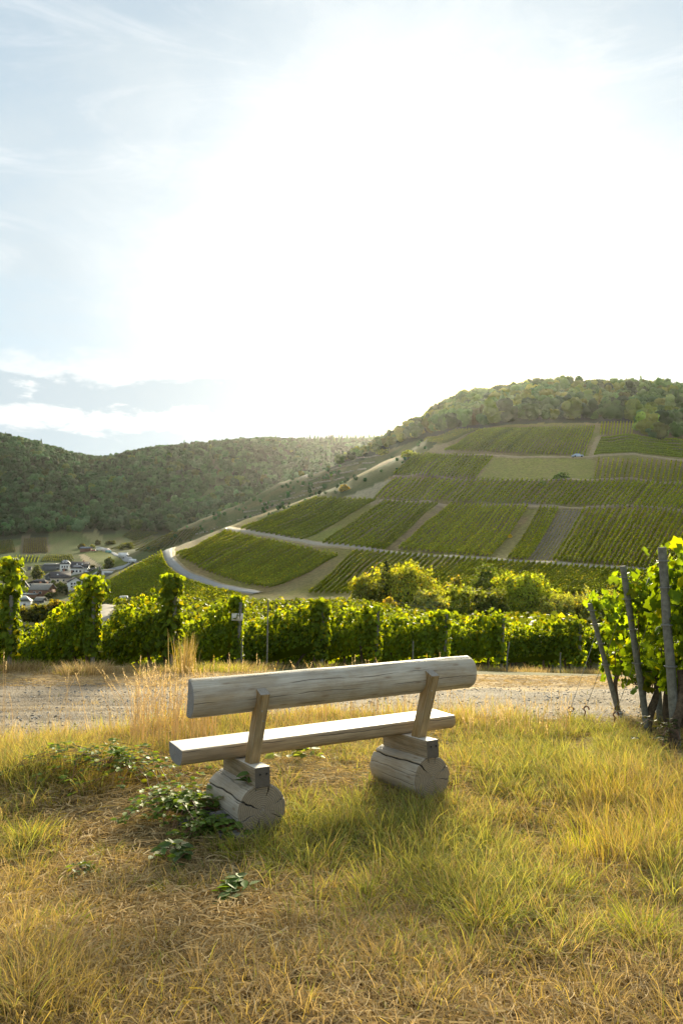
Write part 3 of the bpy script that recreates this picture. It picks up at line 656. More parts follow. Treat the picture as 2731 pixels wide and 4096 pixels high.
def tree(name, label, cat, dx, dyb, dyt, wpx, Yd, col, style='round', group=None, n=None, leaf=.24, sink=0.0):
    """tree whose foot stands at depth Yd under photo column dx; top and width from the photo"""
    u_, s_ = uv(dx, dyt); x_ = float(u_)*Yd; gz = float(H(x_, Yd)); h_ = float(s_)*Yd-gz; wd = wpx*1.7417/FPX*Yd*((1.6 if dx > 400 else 1.2) if style == 'round' and Yd < 130 else (1.5 if style == 'spiky' else 1))
    root = props(empty(name, (x_, Yd, gz)), label, cat, group)
    lob = []; k_ = 14 if style != 'spiky' else 26
    for i in range(k_):
        a_ = rng.random()*6.28
        if style == 'conifer': q = (i+.5)/k_; z_ = h_*(.12+.82*q); rr = 0; r_ = wd*.5*(1-q)**.8+.15; lob.append((0, 0, z_, r_, r_, h_*.07))
        elif style == 'spiky': q = rng.random(); rr = wd*.42*math.sqrt(rng.random()); hh_ = h_*(.45+.5*rng.random())*(1-.35*(rr/(wd*.45+.01))); lob.append((rr*math.cos(a_), rr*math.sin(a_), hh_*.55, wd*.06+.1, wd*.06+.1, hh_*.5))
        else:
            q = rng.random(); rr = wd*.34*math.sqrt(rng.random()); z_ = h_*(.16+.64*rng.random()); r_ = wd*(.11+.11*rng.random())*(1.15-.4*z_/h_)
            r_ *= 1.15; lob.append((rr*math.cos(a_)*(1.1-.5*z_/h_), rr*math.sin(a_)*(1.1-.5*z_/h_), min(z_, h_-r_*.85), r_, r_, r_*.85))
    if style == 'round': lob.append((0, 0, h_*.36, wd*.36, wd*.36, h_*.32)); lob.append((0, 0, h_*.78, wd*.2, wd*.2, h_*.2))
    n = n or int(min(9000, max(900, 26*wd*h_/leaf**2*.35)))
    pos, N = crown_pts(n, lob, .55); pos += rng.normal(size=pos.shape)*wd*.018+(np.column_stack([vnoise(pos[:, 0]*1.1, pos[:, 2]*1.1, 5), vnoise(pos[:, 1]*1.1, pos[:, 2]*1.1, 6), vnoise(pos[:, 0]*1.1, pos[:, 1]*1.1, 7)])-.5)*min(wd*.22, 1.6); pos[:, 2] = np.maximum(pos[:, 2], .15)
    N = N/np.linalg.norm(N, axis=1)[:, None]+rng.normal(size=(n, 3))*.6+np.array([0, 0, .2])
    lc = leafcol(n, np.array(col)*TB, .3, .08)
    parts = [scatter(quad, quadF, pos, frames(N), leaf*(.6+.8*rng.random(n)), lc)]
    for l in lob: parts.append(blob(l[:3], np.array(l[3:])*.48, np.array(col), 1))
    V, F, C = merge(parts); link('crown', npmesh('crown', V, F, M_TREE, C), root)
    mb = MB(); mb.tube([(0, 0, -.3), (.03*wd, 0, h_*.3), (0, .02*wd, h_*.62)], [max(.06, h_*.035), h_*.024, h_*.01], 7)
    for i in range(4):
        a_ = rng.random()*6.28; mb.tube([(0, 0, h_*(.2+.08*i)), (.15*wd*math.cos(a_), .15*wd*math.sin(a_), h_*(.4+.08*i)), (.26*wd*math.cos(a_), .26*wd*math.sin(a_), h_*(.55+.06*i))], [h_*.016, h_*.011, h_*.004], 5)
    mb.obj('trunk', M_BARK, root)
    return root
YG_ = (.14, .16, .022); OL = (.095, .115, .022); DG = (.040, .065, .016); MG = (.065, .105, .018)
TB = 2.0; BR = (.085, .095, .02); GY = (.085, .11, .045)
tree('bush', 'olive yellow bush at the left end of the tree clump', 'bush', 836, 1390, 1313, 62, 98, OL)
tree('conifer', 'dark narrow conifer in the tree clump beside the yellow-green tree', 'tree', 886, 1390, 1279, 84, 101, (.035, .05, .02), 'conifer', leaf=.3)
tree('broadleaf_tree', 'light yellow-green spreading tree right of the dark conifer', 'tree', 936, 1400, 1288, 118, 99, (.115, .145, .022))
tree('shrub', 'small grey-green shrub in front of the yellow-green tree', 'shrub', 985, 1400, 1350, 70, 88, GY)
tree('shrub', 'tiny bright yellow shrub beside the wire fence', 'shrub', 896, 1385, 1366, 28, 84, (.20, .19, .04), leaf=.15)
tree('broadleaf_tree', 'small brown-olive tree behind the clump of green trees', 'tree', 1046, 1400, 1318, 54, 108, BR)
tree('broadleaf_tree', 'tall dark green tree at the centre back of the clump', 'tree', 1112, 1410, 1290, 92, 107, DG)
tree('broadleaf_tree', 'mid green tree between the dark green and the bright tree', 'tree', 1150, 1415, 1312, 84, 100, (.055, .08, .016))
tree('broadleaf_tree', 'bright yellow-green rounded tree, broadest of the clump', 'tree', 1205, 1420, 1314, 96, 94, (.10, .14, .02))
tree('shrub', 'light green bush in front of the brown-olive tree', 'bush', 1068, 1405, 1346, 88, 92, (.09, .125, .022))
tree('shrub', 'dark low bush at the foot of the mid green tree', 'bush', 1122, 1415, 1352, 80, 88, (.05, .07, .018))
for i, (x_, t_, w_, lab) in enumerate([(1272,1347,70,'pale grey-green willow scrub right next to the bright rounded tree'),(1305,1352,60,'low pale willow scrub, second from the bright rounded tree'),(1338,1335,60,'tall pale willow scrub with feathery tips'),(1372,1350,60,'pale willow scrub right of the feathery tall one'),(1404,1332,46,'slender upright willow scrub left of the leaning posts'),(1440,1350,60,'pale willow scrub half hidden behind the leaning posts')]):
    tree('willow_scrub', lab, 'shrub', x_, 1410, t_, w_, 88+3*(i % 3), (.12, .15, .05), 'spiky', 'willow scrub right of the tree clump', leaf=.16)
tree('shrub', 'dark green bush behind the pale willow scrub', 'bush', 1424, 1400, 1328, 44, 104, (.045, .06, .02))
# bushes on the bank at the left, trees of the village
for i, (x_, t_, w_, c_, lab) in enumerate([(62,1394,64,(.055,.06,.018),'dark olive bush on the dry bank, at the left end'),(98,1385,70,(.045,.055,.015),'dark olive bush on the dry bank, in the middle'),(138,1378,74,(.06,.06,.016),'dark brownish bush on the dry bank, tallest'),(176,1384,50,(.085,.075,.02),'brown-green bush on the dry bank, at the right end'),(28,1402,46,(.05,.06,.018),'low dark bush at the far left of the dry bank')]):
    tree('bush', lab, 'bush', x_, 1425, t_, w_, 92+i, c_, group='bushes on the dry bank')
def vtree(x_, b_, t_, w_, c_, lab):
    P = hit(x_, b_, 330); tree('village_tree', lab, 'tree', x_, b_, t_, w_, float(P[1]), c_, group='trees in the village', leaf=.7, n=1600)
vtree(86, 1332, 1297, 34, (.045,.065,.02), 'big dense tree left of the grey hall')
vtree(252, 1306, 1279, 26, (.03,.05,.018), 'round dark tree standing alone on the valley floor')
vtree(142, 1362, 1338, 28, (.04,.06,.02), 'green tree below the cream house'); vtree(124, 1350, 1332, 14, (.05,.075,.02), 'small tree left of the cream house')
vtree(153, 1366, 1344, 10, (.03,.045,.02), 'narrow dark conifer left of the white gabled house'); vtree(118, 1372, 1362, 30, (.04,.055,.02), 'low trees in front of the chalet')
vtree(290, 1262, 1246, 44, (.035,.05,.018), 'dark tree group beyond the lorry'); vtree(234, 1322, 1311, 22, (.04,.06,.02), 'low garden tree beside the flat pale building')
vtree(213, 1307, 1298, 14, (.03,.035,.02), 'dark tree by the big white house'); vtree(190, 1260, 1248, 20, (.04,.05,.02), 'dark bush left of the sandy track'); vtree(225, 1252, 1240, 14, (.035,.045,.02), 'small dark tree behind the brown barn')
vtree(256, 1250, 1242, 24, (.035,.045,.02), 'bushy tree behind the parked cars'); vtree(212, 1258, 1252, 12, (.10,.13,.03), 'light green bush beside the brown barn')
for x_, b_, w_, c_ in [(790,1128,26,(.10,.10,.02)),(940,1050,40,(.09,.13,.03)),(1245,1118,20,(.06,.10,.03)),(880,1045,40,(.07,.10,.03)),(1290,1100,34,(.05,.09,.03)),(1170,1235,10,(.22,.19,.02))]:
    P = hit(x_, b_, 200); tree('hillside_bush', 'solitary %s bush on the terraced slope' % {790:'orange-tinged',940:'pale green',1245:'small green',880:'mid green',1290:'dark green',1170:'tiny yellow'}[x_], 'bush', x_, b_, b_-14 if x_ != 1170 else b_-7, w_, float(P[1]), c_, leaf=.5, n=700)
# dry stone terrace walls on the spur
for i, pts in enumerate([[(520,1200),(560,1192),(600,1180)],[(560,1178),(610,1170),(660,1158)],[(600,1160),(650,1150),(700,1138)],[(640,1142),(690,1130),(740,1120)],[(690,1118),(740,1108),(790,1098)],[(730,1098),(780,1088),(840,1078)],[(760,1080),(800,1070),(860,1062)],[(700,1106),(730,1100)],[(450,1228),(480,1222),(500,1212)],[(790,1060),(840,1052),(880,1044)]]):
    P = np.array([hit(x_, y_, 385) for x_, y_ in pts]); n = 14; q = np.stack([np.interp(np.linspace(0, 1, n), np.linspace(0, 1, len(P)), P[:, k]) for k in (0, 1)], 1)
    mb = MB()
    for a_, b_ in zip(q[:-1], q[1:]):
        if rng.random() < .12: continue
        m_ = (a_+b_)/2; d = b_-a_; L = np.hypot(*d); an = math.atan2(d[1], d[0]); M = Matrix.Rotation(an, 3, 'Z'); v = MB(); hh = .5+.6*rng.random()
        v.box((0, 0, hh/2-.4), (L, .6, hh+.8), M); V = v.v[0]+np.array([m_[0], m_[1], float(H(*m_))]); mb.add(V, v.f[4][0])
    c0 = np.array([q[0][0], q[0][1], float(H(*q[0]))]); mb.v = [v-c0 for v in mb.v]
    mb.obj('terrace_wall', M_STONE, loc=c0); props(bpy.context.scene.objects[-1] if False else COL.objects[-1], 'broken dry stone terrace wall crossing the steep spur', 'stone wall', 'dry stone terrace walls on the spur')

# ------------------------------------------------------------------ village
def VZ(X, Y): return 28.7+.194*X, 1251.6+.194*Y
def house(name, label, X0, X1, Yt, Yb, rot, wall, roof, style='gable', rf=.45, depth=.9, win=(), dor=None, chim=0, y0=330, sky_=0, cat='house'):
    """X0..X1, Yt..Yb: extent in the enlarged village view; rf: roof share of the height"""
    xa, yb = VZ((X0+X1)/2, Yb); P = hit(xa, yb, y0); Yd = P[1]; s_ = .194*1.7417/FPX*Yd
    Wd = (X1-X0)*s_; Ht = (Yb-Yt)*s_; rh = Ht*rf; wh = Ht-rh; c_, n_ = abs(math.cos(rot)), abs(math.sin(rot))
    Lx = Wd/(c_+depth*n_); Ly = Lx*depth
    root = props(empty(name, P, rot), label, cat, 'buildings of the village')
    mb = MB(); mb.box((0, 0, wh/2-1), (Lx, Ly, wh+2)); 
    e = .5; x_, y_ = Lx/2+e, Ly/2+e; t_ = .28
    if style in ('gable', 'gabley'):       # ridge along x ; gabley: ridge along y
        if style == 'gable':
            mb.add([(-Lx/2,-Ly/2,wh),(-Lx/2,Ly/2,wh),(-Lx/2,0,wh+rh*.97),(Lx/2,-Ly/2,wh),(Lx/2,Ly/2,wh),(Lx/2,0,wh+rh*.97)], [[0,2,1],[3,4,5]])
            R_ = [(-x_,-y_,wh-.3),(x_,-y_,wh-.3),(x_,0,wh+rh),(-x_,0,wh+rh),(-x_,y_,wh-.3),(x_,y_,wh-.3)]
        else:
            mb.add([(-Lx/2,-Ly/2,wh),(Lx/2,-Ly/2,wh),(0,-Ly/2,wh+rh*.97),(-Lx/2,Ly/2,wh),(Lx/2,Ly/2,wh),(0,Ly/2,wh+rh*.97)], [[0,1,2],[3,5,4]])
            R_ = [(-x_,-y_,wh-.3),(-x_,y_,wh-.3),(0,y_,wh+rh),(0,-y_,wh+rh),(x_,-y_,wh-.3),(x_,y_,wh-.3)]
        R_ = np.array(R_); up = R_+np.array([0, 0, t_]); rm = MB(); A = np.vstack([R_, up])
        if style == 'gable': rm.add(A, [[0,3,2,1],[3,4,5,2],[6,7,8,9],[9,8,11,10],[0,1,7,6],[4,10,11,5],[0,6,9,3],[3,9,10,4],[1,2,8,7],[2,5,11,8]])
        else: rm.add(A, [[0,1,2,3],[3,2,5,4],[6,9,8,7],[9,10,11,8],[0,6,7,1],[4,5,11,10],[0,3,9,6],[3,4,10,9],[1,7,8,2],[2,8,11,5]])
    elif style == 'hip':
        k = .35; rm = MB(); rm.add([(-x_,-y_,wh),(x_,-y_,wh),(x_,y_,wh),(-x_,y_,wh),(-x_*k,0,wh+rh),(x_*k,0,wh+rh)], [[0,1,5,4],[2,3,4,5],[0,3,2,1]]); rm.add([(x_,-y_,wh),(x_,y_,wh),(x_*k,0,wh+rh),(-x_,-y_,wh),(-x_,y_,wh),(-x_*k,0,wh+rh)], [[0,1,2],[3,5,4]])
    else:
        rm = MB(); rm.box((0, 0, wh+rh/2), (Lx+.6, Ly+.6, max(.25, rh)))
    mb.obj('wall', wall, root); ro = rm.obj('roof', roof, root)
    for k in range(chim):
        m2 = MB(); m2.box((Lx*(.18-.36*k), Ly*.1, wh+rh*1.05), (.9, .7, 2.0)); m2.obj('chimney', M_BRICK, ro)
    for k in range(sky_):
        m2 = MB(); m2.box((0, 0, 0), (.9, 1.1, .08)); sl = math.atan2(rh, Ly/2); m2.obj('skylight', M_WHITE, ro, loc=(Lx*(-.15+.3*k), -Ly*.26, wh+rh*.48+.30), rot=(sl, 0, 0))
    for (fx, fz, ww, hh, side) in win:   # on the -y face ('f') or the +x / -x end ('r','l')
        m2 = MB(); fr = MB()
        if side == 'f': c = (fx*Lx/2, -Ly/2-.03, fz*wh); d = (ww, .08, hh); d2 = (ww+.16, .05, hh+.16); g2 = (0, .025, 0)
        else: sg = 1 if side == 'r' else -1; c = (sg*(Lx/2+.03), fx*Ly/2, fz*wh); d = (.08, ww, hh); d2 = (.05, ww+.16, hh+.16); g2 = (-sg*.025, 0, 0)
        m2.box((0, 0, 0), d); wo_ = m2.obj('window', M_GLASS, root, loc=c); fr.box(g2, d2); fr.obj('frame', M_WHITE, wo_)
    if dor:
        m2 = MB(); m2.box((dor*Lx/2, -Ly/2-.04, 1.1), (1.2, .1, 2.2)); m2.obj('door', M_WALLB, root)
    return root, Lx, Ly, wh, rh
W4 = [(-.55,.75,1.1,1.2,'f'),(-.15,.75,1.1,1.2,'f'),(-.55,.35,1.1,1.2,'f'),(-.15,.35,1.1,1.2,'f'),(.3,.35,1.1,1.2,'f'),(0,.6,1.1,1.2,'r'),(0,.3,1.1,1.2,'r')]
house('long_hall', 'long dark grey hall with flat grey roof beside the tower villa', 392, 582, 222, 300, 0, M_WALLG, M_FIBRE, 'gable', .16, .5, [(.75,.3,2.2,1.2,'f')], None)
house('annex', 'low grey annex left of the long hall', 326, 392, 240, 298, 0, M_WALLG, M_FIBRE, 'flat', .1, .8)
house('shed', 'small black shed at the left end of the halls', 188, 226, 258, 298, 0, M_WALLG, M_WALLG, 'flat', .1, .8)
r_, Lx, Ly, wh, rh = house('tower_villa', 'white villa with pointed slate tower roof and small dormers', 566, 690, 178, 315, R(12), M_WALLW, M_SLATEB, 'hip', .34, .8, [(-.5,.62,.9,1.3,'f'),(0,.62,.9,1.3,'f'),(.5,.62,.9,1.3,'f'),(-.4,.25,.9,1.3,'f'),(.3,.25,2.0,1.5,'f')], -.1)
for k in (-.3, .3):
    m2 = MB(); m2.box((0, 0, 0), (1.2, 1.2, 1.5)); dm = m2.obj('dormer', M_WALLW, r_, loc=(k*Lx/2, -Ly*.30, wh+rh*.30)); m2 = MB(); m2.tube([(0, 0, .75), (0, 0, 1.7)], [.95, .05], 4); m2.obj('dormer_roof', M_SLATEB, dm)
house('large_house', 'large white house with broad dark roof behind the small hipped house', 700, 912, 203, 308, R(8), M_WALLW, M_SLATE, 'gable', .55, .7, [(.2,.5,1.1,1.4,'r'),(-.3,.5,1.1,1.4,'r')], None, 1, sky_=2)
house('small_house', 'small white house with low hipped grey roof', 686, 850, 245, 338, R(14), M_WALLW, M_SLATEB, 'hip', .36, .7, [(-.5,.45,1.2,1.3,'f'),(.0,.45,1.2,1.3,'f'),(.55,.45,1.2,1.3,'f')], -.75)
house('cream_house', 'cream house with dark double roof behind the white gabled house', 438, 700, 322, 452, R(24), M_WALLC, M_SLATE, 'gable', .52, .75, [(-.2,.6,1.1,1.2,'l'),(.3,.6,1.1,1.2,'l'),(-.3,.5,1.1,1.2,'f'),(.3,.5,1.1,1.2,'f')], .0, 1, sky_=1)
house('white_house', 'bright white gabled house with rows of small windows', 640, 842, 386, 520, R(28), M_WALLW, M_SLATE, 'gabley', .38, .8, W4, .6, 0)
house('chalet', 'broad chalet with light grey roof and brick chimneys', 212, 508, 462, 592, R(-16), M_WALLB, M_FIBRE, 'gable', .5, .6, [(-.4,.45,1.5,1.1,'f'),(.2,.45,1.8,1.1,'f')], .55, 2)
house('dark_roofed_house', 'white walled house with dark hipped roof above the chalet', 206, 458, 406, 488, R(-8), M_WALLW, M_SLATE, 'hip', .6, .6, [(-.7,.5,1.1,1.0,'f')], None)
house('farmhouse', 'dark roofed farmhouse at the left behind the vine shoots', 78, 214, 430, 574, R(18), M_WALLG, M_SLATE, 'gabley', .6, .9, [(0,.4,1.0,1.0,'f')], None, 0)
house('hipped_house', 'white house with pale hipped roof, lowest in the village', 14, 226, 600, 728, R(10), M_WALLW, M_LIGHTR, 'hip', .5, .7, [(-.5,.4,1.2,1.2,'f'),(.4,.4,1.2,1.2,'f')], .0)
house('flat_garage', 'low garage with pale green flat roof behind the hipped house', 106, 300, 576, 622, 0, M_WALLB, M_LIGHTR, 'flat', .2, .8)
house('garage', 'grey roofed garage below the chalet', 282, 392, 622, 690, R(-12), M_WALLG, M_FIBRE, 'gable', .5, .9)
house('gabled_shed', 'small grey gabled shed left of the cream house', 384, 480, 336, 404, R(30), M_WALLG, M_FIBRE, 'gabley', .5, 1)
house('brick_house', 'brown brick house with dark roof behind the white gabled house', 806, 948, 376, 442, R(-10), M_BRICK, M_SLATE, 'gable', .6, .8)
house('carport', 'carport with pale arched roof by the road', 918, 1020, 366, 412, R(-12), M_WALLG, M_LIGHTR, 'flat', .3, .8)
house('flat_building', 'flat pale building right of the parked cars', 1070, 1232, 292, 334, R(-4), M_WALLW, M_WALLC, 'flat', .35, .5)
house('tin_shed', 'small blue-grey shed below the flat building', 1098, 1196, 328, 352, 0, M_WALLG, M_LIGHTR, 'flat', .4, .5)
house('barn', 'brown wooden barn with blue-grey roof farther up the valley', 806, 942, 26, 78, R(-14), M_WALLB, M_SLATEB, 'gable', .25, .5, y0=500, cat='barn')
house('white_shelter', 'tiny white roofed hut at the left edge of the village', 0, 24, 222, 243, 0, M_WALLG, M_WHITE, 'gable', .4, .8, y0=400)
def car(label, X, Y, L, hgt, col, yaw, cat='car', y0=330, van=False):
    xa, yb = VZ(X, Y); P = hit(xa, yb, y0); root = props(empty('parked_car' if cat == 'car' else cat, P+np.array([0, 0, .05]), yaw), label, cat, 'vehicles in the valley')
    mb = MB(); W_ = 1.8 if L < 5 else 2.3
    if van: mb.box((0, 0, hgt/2+.25), (L, W_, hgt-.35), C=col); mb.box((L/2+.6, 0, hgt*.38), (1.3, W_*.95, hgt*.62), C=col, taper=.8)
    else: mb.box((0, 0, .62), (L, W_, .6), C=col, taper=.96); mb.box((-.15, 0, 1.15), (L*.55, W_*.88, .5), C=col, taper=.78)
    mb.obj('body', M_PAINT, root)
    m2 = MB(); m2.box((L/2+.9 if van else .25*L*.55+.35, 0, hgt*.5 if van else 1.15), (.9 if van else .5, W_*.9, .5), taper=.8); m2.obj('windscreen', M_GLASS, root)
    for sx in (-.32, .32):
        for sy in (-1, 1):
            m2 = MB(); m2.tube([(0, -.11, 0), (0, .11, 0)], .33, 12); m2.obj('wheel', M_TYRE, root, loc=(sx*L, sy*W_/2, .33))
car('white lorry with red stripe on the valley road', 1312, 160, 6.5, 3.4, (.75,.74,.74), R(-35), 'lorry', 400, True)
car('small white van farther down the valley road', 1424, 214, 4.4, 2.2, (.75,.76,.78), R(-30), 'van', 400, True)
car('dark red car parked by the brown barn', 968, 76, 5, 1.5, (.28,.04,.05), R(5), y0=480); car('cream camper parked near the barn', 1038, 74, 6, 2.4, (.7,.66,.58), R(5), 'camper', 480, True)
car('white and pink van on the upper valley road', 1108, 84, 5.5, 3, (.7,.6,.6), R(60), 'van', 480, True); car('teal trailer on the upper valley road', 1138, 98, 5.0, 2.2, (.2,.42,.42), R(-40), 'trailer', 400, True)
car('grey car parked before the small hipped house', 884, 332, 4.4, 1.5, (.5,.52,.55), R(10)); car('dark car parked beside the big white house', 930, 316, 4.4, 1.5, (.05,.05,.06), R(0))
car('orange car on the village street', 856, 376, 4.2, 1.5, (.65,.25,.10), R(15)); car('black car on the forecourt', 968, 296, 4.4, 1.6, (.06,.07,.07), R(0))
for X, t_, b_, lab in [(1025,236,390,'tall grey lamp post beside the village street'),(1037,258,330,'short dark pillar sign near the village street')]:
    xa, yb = VZ(X, b_); P = hit(xa, yb, 330); s_ = .194*1.7417/FPX*P[1]; mb = MB()
    if X == 1025: mb.tube([(0, 0, 0), (0, 0, (b_-t_)*s_)], [.14, .09], 6); mb.box((.3, 0, (b_-t_)*s_), (1.0, .35, .18))
    else: mb.box((0, 0, (b_-t_)*s_/2), (.9, .4, (b_-t_)*s_))
    mb.obj('street_lamp' if X == 1025 else 'pillar_sign', M_STEEL if X == 1025 else M_WALLG, loc=P); props(COL.objects[-1], lab, 'lamp' if X == 1025 else 'sign')

# ------------------------------------------------------------------ near vine rows beyond the dirt road
RD = np.array([-.577, .816])
def post_obj(parent, base, top, r=.045, name='post', m_=None, origin=None):
    mb = MB(); b_ = np.array(base, float); t_ = np.array(top, float); b_ = b_-(t_-b_)*.12
    k = 7; f = np.linspace(0, 1, k)[:, None]; pts = b_*(1-f)+t_*f; pts[1:-1] += rng.normal(size=(k-2, 3))*r*.06
    mb.tube(pts - (origin if origin is not None else 0), np.linspace(r*1.06, r*.94, k), 10); return mb.obj(name, m_ or M_POST, parent, True)
def trunk_obj(parent, base, h, r, org, lean=None, name='trunk'):
    mb = MB(); k = 9; f = np.linspace(0, 1, k); a_ = rng.random(2)*6.28
    ln = rng.normal(size=2)*.12 if lean is None else np.array(lean)
    pts = np.column_stack([base[0]+ln[0]*f+.05*np.sin(f*6+a_[0])*f, base[1]+ln[1]*f+.05*np.sin(f*5+a_[1])*f, base[2]-.06+f*h])
    mb.tube(pts-org, r*(1.25-.5*f)*(1+.22*rng.random(k)), 8); return mb.obj(name, M_BARK, parent, True)
ENDS = [(-215, 17.2, 1.9, 'vine row whose end lies outside the left edge of the view'), (22, 17, 2.45, 'vine row at the left edge with a tall shaggy bush round its end post'), (213, 17.5, 2.1, 'vine row left of the farm path, ending in a tall bushy shoot column'), (395, 17.5, 2.12, 'vine row right of the farm path, ending in a narrow tall leaf column'),
        (546, 20, 1.85, 'vine row ending at the post that carries a small white plate'), (738, 20.6, 1.85, 'vine row ending behind the middle of the bench back, left one'), (862, 21.2, 1.75, 'vine row ending behind the bench between two bushier rows'),
        (1020, 22, 1.72, 'vine row ending above the right upright of the bench'), (1150, 23, 1.72, 'vine row ending just right of the bench back with drooping leaves'), (1328, 24.5, 1.72, 'vine row with bare trunks below, third from the leaning posts'), (1428, 26, 1.7, 'vine row with bare trunks partly behind the leftmost leaning post'), (1520, 27.5, 1.7, 'vine row farthest right, seen through the near vines')]
for i, (dx, Yd, eh, lab) in enumerate(ENDS):
    u_, _ = uv(dx, 1530); P0 = np.array([float(u_)*Yd, Yd]); z_ = float(H(*P0)); org = np.array([P0[0], P0[1], z_])
    right = dx > 1100; h0 = .46 if dx > 1200 else (.40 if dx > 500 else .28)
    hh = 1.62 if dx < 500 else 1.60
    def at(t_): q = P0+RD*t_; return q
    L1 = 8.; L2 = 16.; L3 = 30. if dx < 500 else 24.
    cg = np.array(VG)*(1.0+.08*rng.normal())
    parts = hedge(at(.15), at(L1), 0, 0, h0, hh, .235, .105, 620, cg, True, gaps=.16, yel=.10)
    parts += hedge(at(L1), at(L2), 0, 0, .2, hh, .30, .19, 110, cg, True)
    parts += hedge(at(L2), at(L3), 0, 0, .2, hh, .30, .26, 40, cg, True)
    # bushy end column and loose shoots above the top wire
    n = 800 if eh > 1.8 else 420; hz = .25+(eh-.25)*rng.random(n); rr = .08+.14*rng.random(n)*np.where(hz > eh*.7, 1.5, 1)*(.8+.8*vnoise(hz*2.2, hz*0, i+5)); a_ = rng.random(n)*6.28
    xy = at(.12)+np.column_stack([np.cos(a_), np.sin(a_)])*rr[:, None]*(.95 if dx != 546 else .6)-RD*.08; pos = np.column_stack([xy, H(xy[:, 0], xy[:, 1])+hz])
    parts.append(scatter(hexl, hexF, pos, frames(np.column_stack([np.cos(a_), np.sin(a_), np.full(n, .5)])+rng.normal(size=(n, 3))*.6), (.125*(.6+.7*rng.random(n))), leafcol(n, cg, .28, .14)))
    ns = 85; ts = rng.random(ns)*L1*1.0; tips = []
    for q in ts:
        c = at(q); g_ = float(H(*c)); hd = .08+.30*rng.random()**1.6; m_ = 7; f = rng.random(m_)
        dr = rng.normal(size=2)*.07
        tips.append(np.column_stack([c[0]+rng.normal()*.12+dr[0]*f, c[1]+rng.normal()*.12+dr[1]*f, g_+hh*.97+hd*f]))
    tips = np.vstack(tips); n = len(tips)
    parts.append(scatter(hexl, hexF, tips, rot_rand(n), .12*(.6+.6*rng.random(n)), leafcol(n, cg*1.25, .25, .25)))
    V, F, C = merge(parts)
    root = props(empty('vine_row', org), lab, 'vine row', 'vine rows beyond the dirt road')
    link('foliage', npmesh('foliage', V-org, F, M_LEAF, C), root)
    tilt = rng.normal()*.05
    post_obj(root, org, org+np.array([-RD[0]*.12+tilt*.3, -RD[1]*.12, 1.62 if dx != 546 else 1.72]), .05, origin=org)
    for t_ in (5., 10., 15.):
        q = at(t_); b_ = np.array([q[0], q[1], float(H(*q))]); post_obj(root, b_, b_+np.array([rng.normal()*.05, 0, 1.55]), .04, origin=org)
    for k in range(9):
        q = at(.35+k*.95+rng.random()*.2); b_ = np.array([q[0], q[1], float(H(*q))]); trunk_obj(root, b_, .75, .035, org)
    for hz in (.75, 1.2, 1.55):
        q1 = at(0); q2 = at(12); mb = MB(); mb.tube(np.array([[q1[0], q1[1], z_+hz], [q2[0], q2[1], float(H(*q2))+hz]])-org, .0025, 4, cap=False); mb.obj('wire', M_WIRE, root)
    if dx == 546:
        mb = MB(); mb.box((0, 0, 0), (.30, .012, .20)); pl_ = mb.obj('sign', plain('enamel_plate', (.72, .70, .66), .5, 0, 12, .15), loc=org+np.array([.0, -.12, 1.33]), rot=(0, R(3), R(4)))
        props(pl_, 'small white plate with a faded dark mark, nailed to a vine post', 'sign')
        mb = MB(); mb.tube([(-.03, -.008, -.045), (-.012, -.008, .01), (.0, -.008, .055)], .008, 5); mb.tube([(-.012, -.008, .01), (.03, -.008, .045)], .007, 5); mb.obj('mark', plain('faded_print', (.18, .10, .08), .8), pl_)
# thin stakes
for dx, Yd, hh, lab in [(613, 19, 1.72, 'tall thin grey stake standing free before the vine rows'), (947, 20, .75, 'short grey stake before the vine row left of the right upright'), (1163, 20.5, .8, 'short leaning grey stake right of the bench back'), (554, 19.3, .7, 'short pale stake beside the post with the white plate'), (1285, 22, .6, 'short grey stake under the shady vine row')]:
    u_, _ = uv(dx, 1530); x_ = float(u_)*Yd; g_ = float(H(x_, Yd)); mb = MB()
    mb.tube([(0, 0, -.1), (.01, 0, hh*.5), (.02+(.06 if dx == 1163 else 0), 0, hh)], [.022, .02, .018], 6); mb.obj('stake', M_POST, loc=(x_, Yd, g_)); props(COL.objects[-1], lab, 'stake')
# middle field rows
lim = lambda dx, Y: (dx > np.interp(Y, [40, 60, 90], [255, 268, 268])) & (dx < np.interp(Y, [30, 45, 60, 80, 90], [1500, 1280, 1010, 880, 850]))
k = 0
for x0 in np.arange(-7, 75, 2.3):
    ts = np.arange(0, 110, 1.0); px_ = x0+RD[0]*ts; py_ = 27+RD[1]*ts; dd = 784+px_/py_*FPX/1.7417
    ok = lim(dd, py_) & (py_ > 33) & (py_ < 88)
    if ok.sum() < 5: continue
    t0_, t1_ = ts[ok][0], ts[ok][-1]
    a_ = np.array([x0, 27])+RD*t0_; b_ = np.array([x0, 27])+RD*t1_; m_ = (a_+b_)/2
    cg = np.array([.085, .125, .02]); parts = hedge(a_, m_, 0, 0, .25, 1.7, .42, .26, 60, cg)+hedge(m_, b_, 0, 0, .25, 1.7, .42, .30, 45, cg)
    V, F, C = merge(parts); org = np.array([a_[0], a_[1], float(H(*a_))])
    props(link('vine_row', npmesh('vine_row', V-org, F, M_LEAF, C), loc=org), 'leafy vine row in the sunlit field between first rows and hairpin lane', 'vine row', 'vine rows in the sunlit middle field')
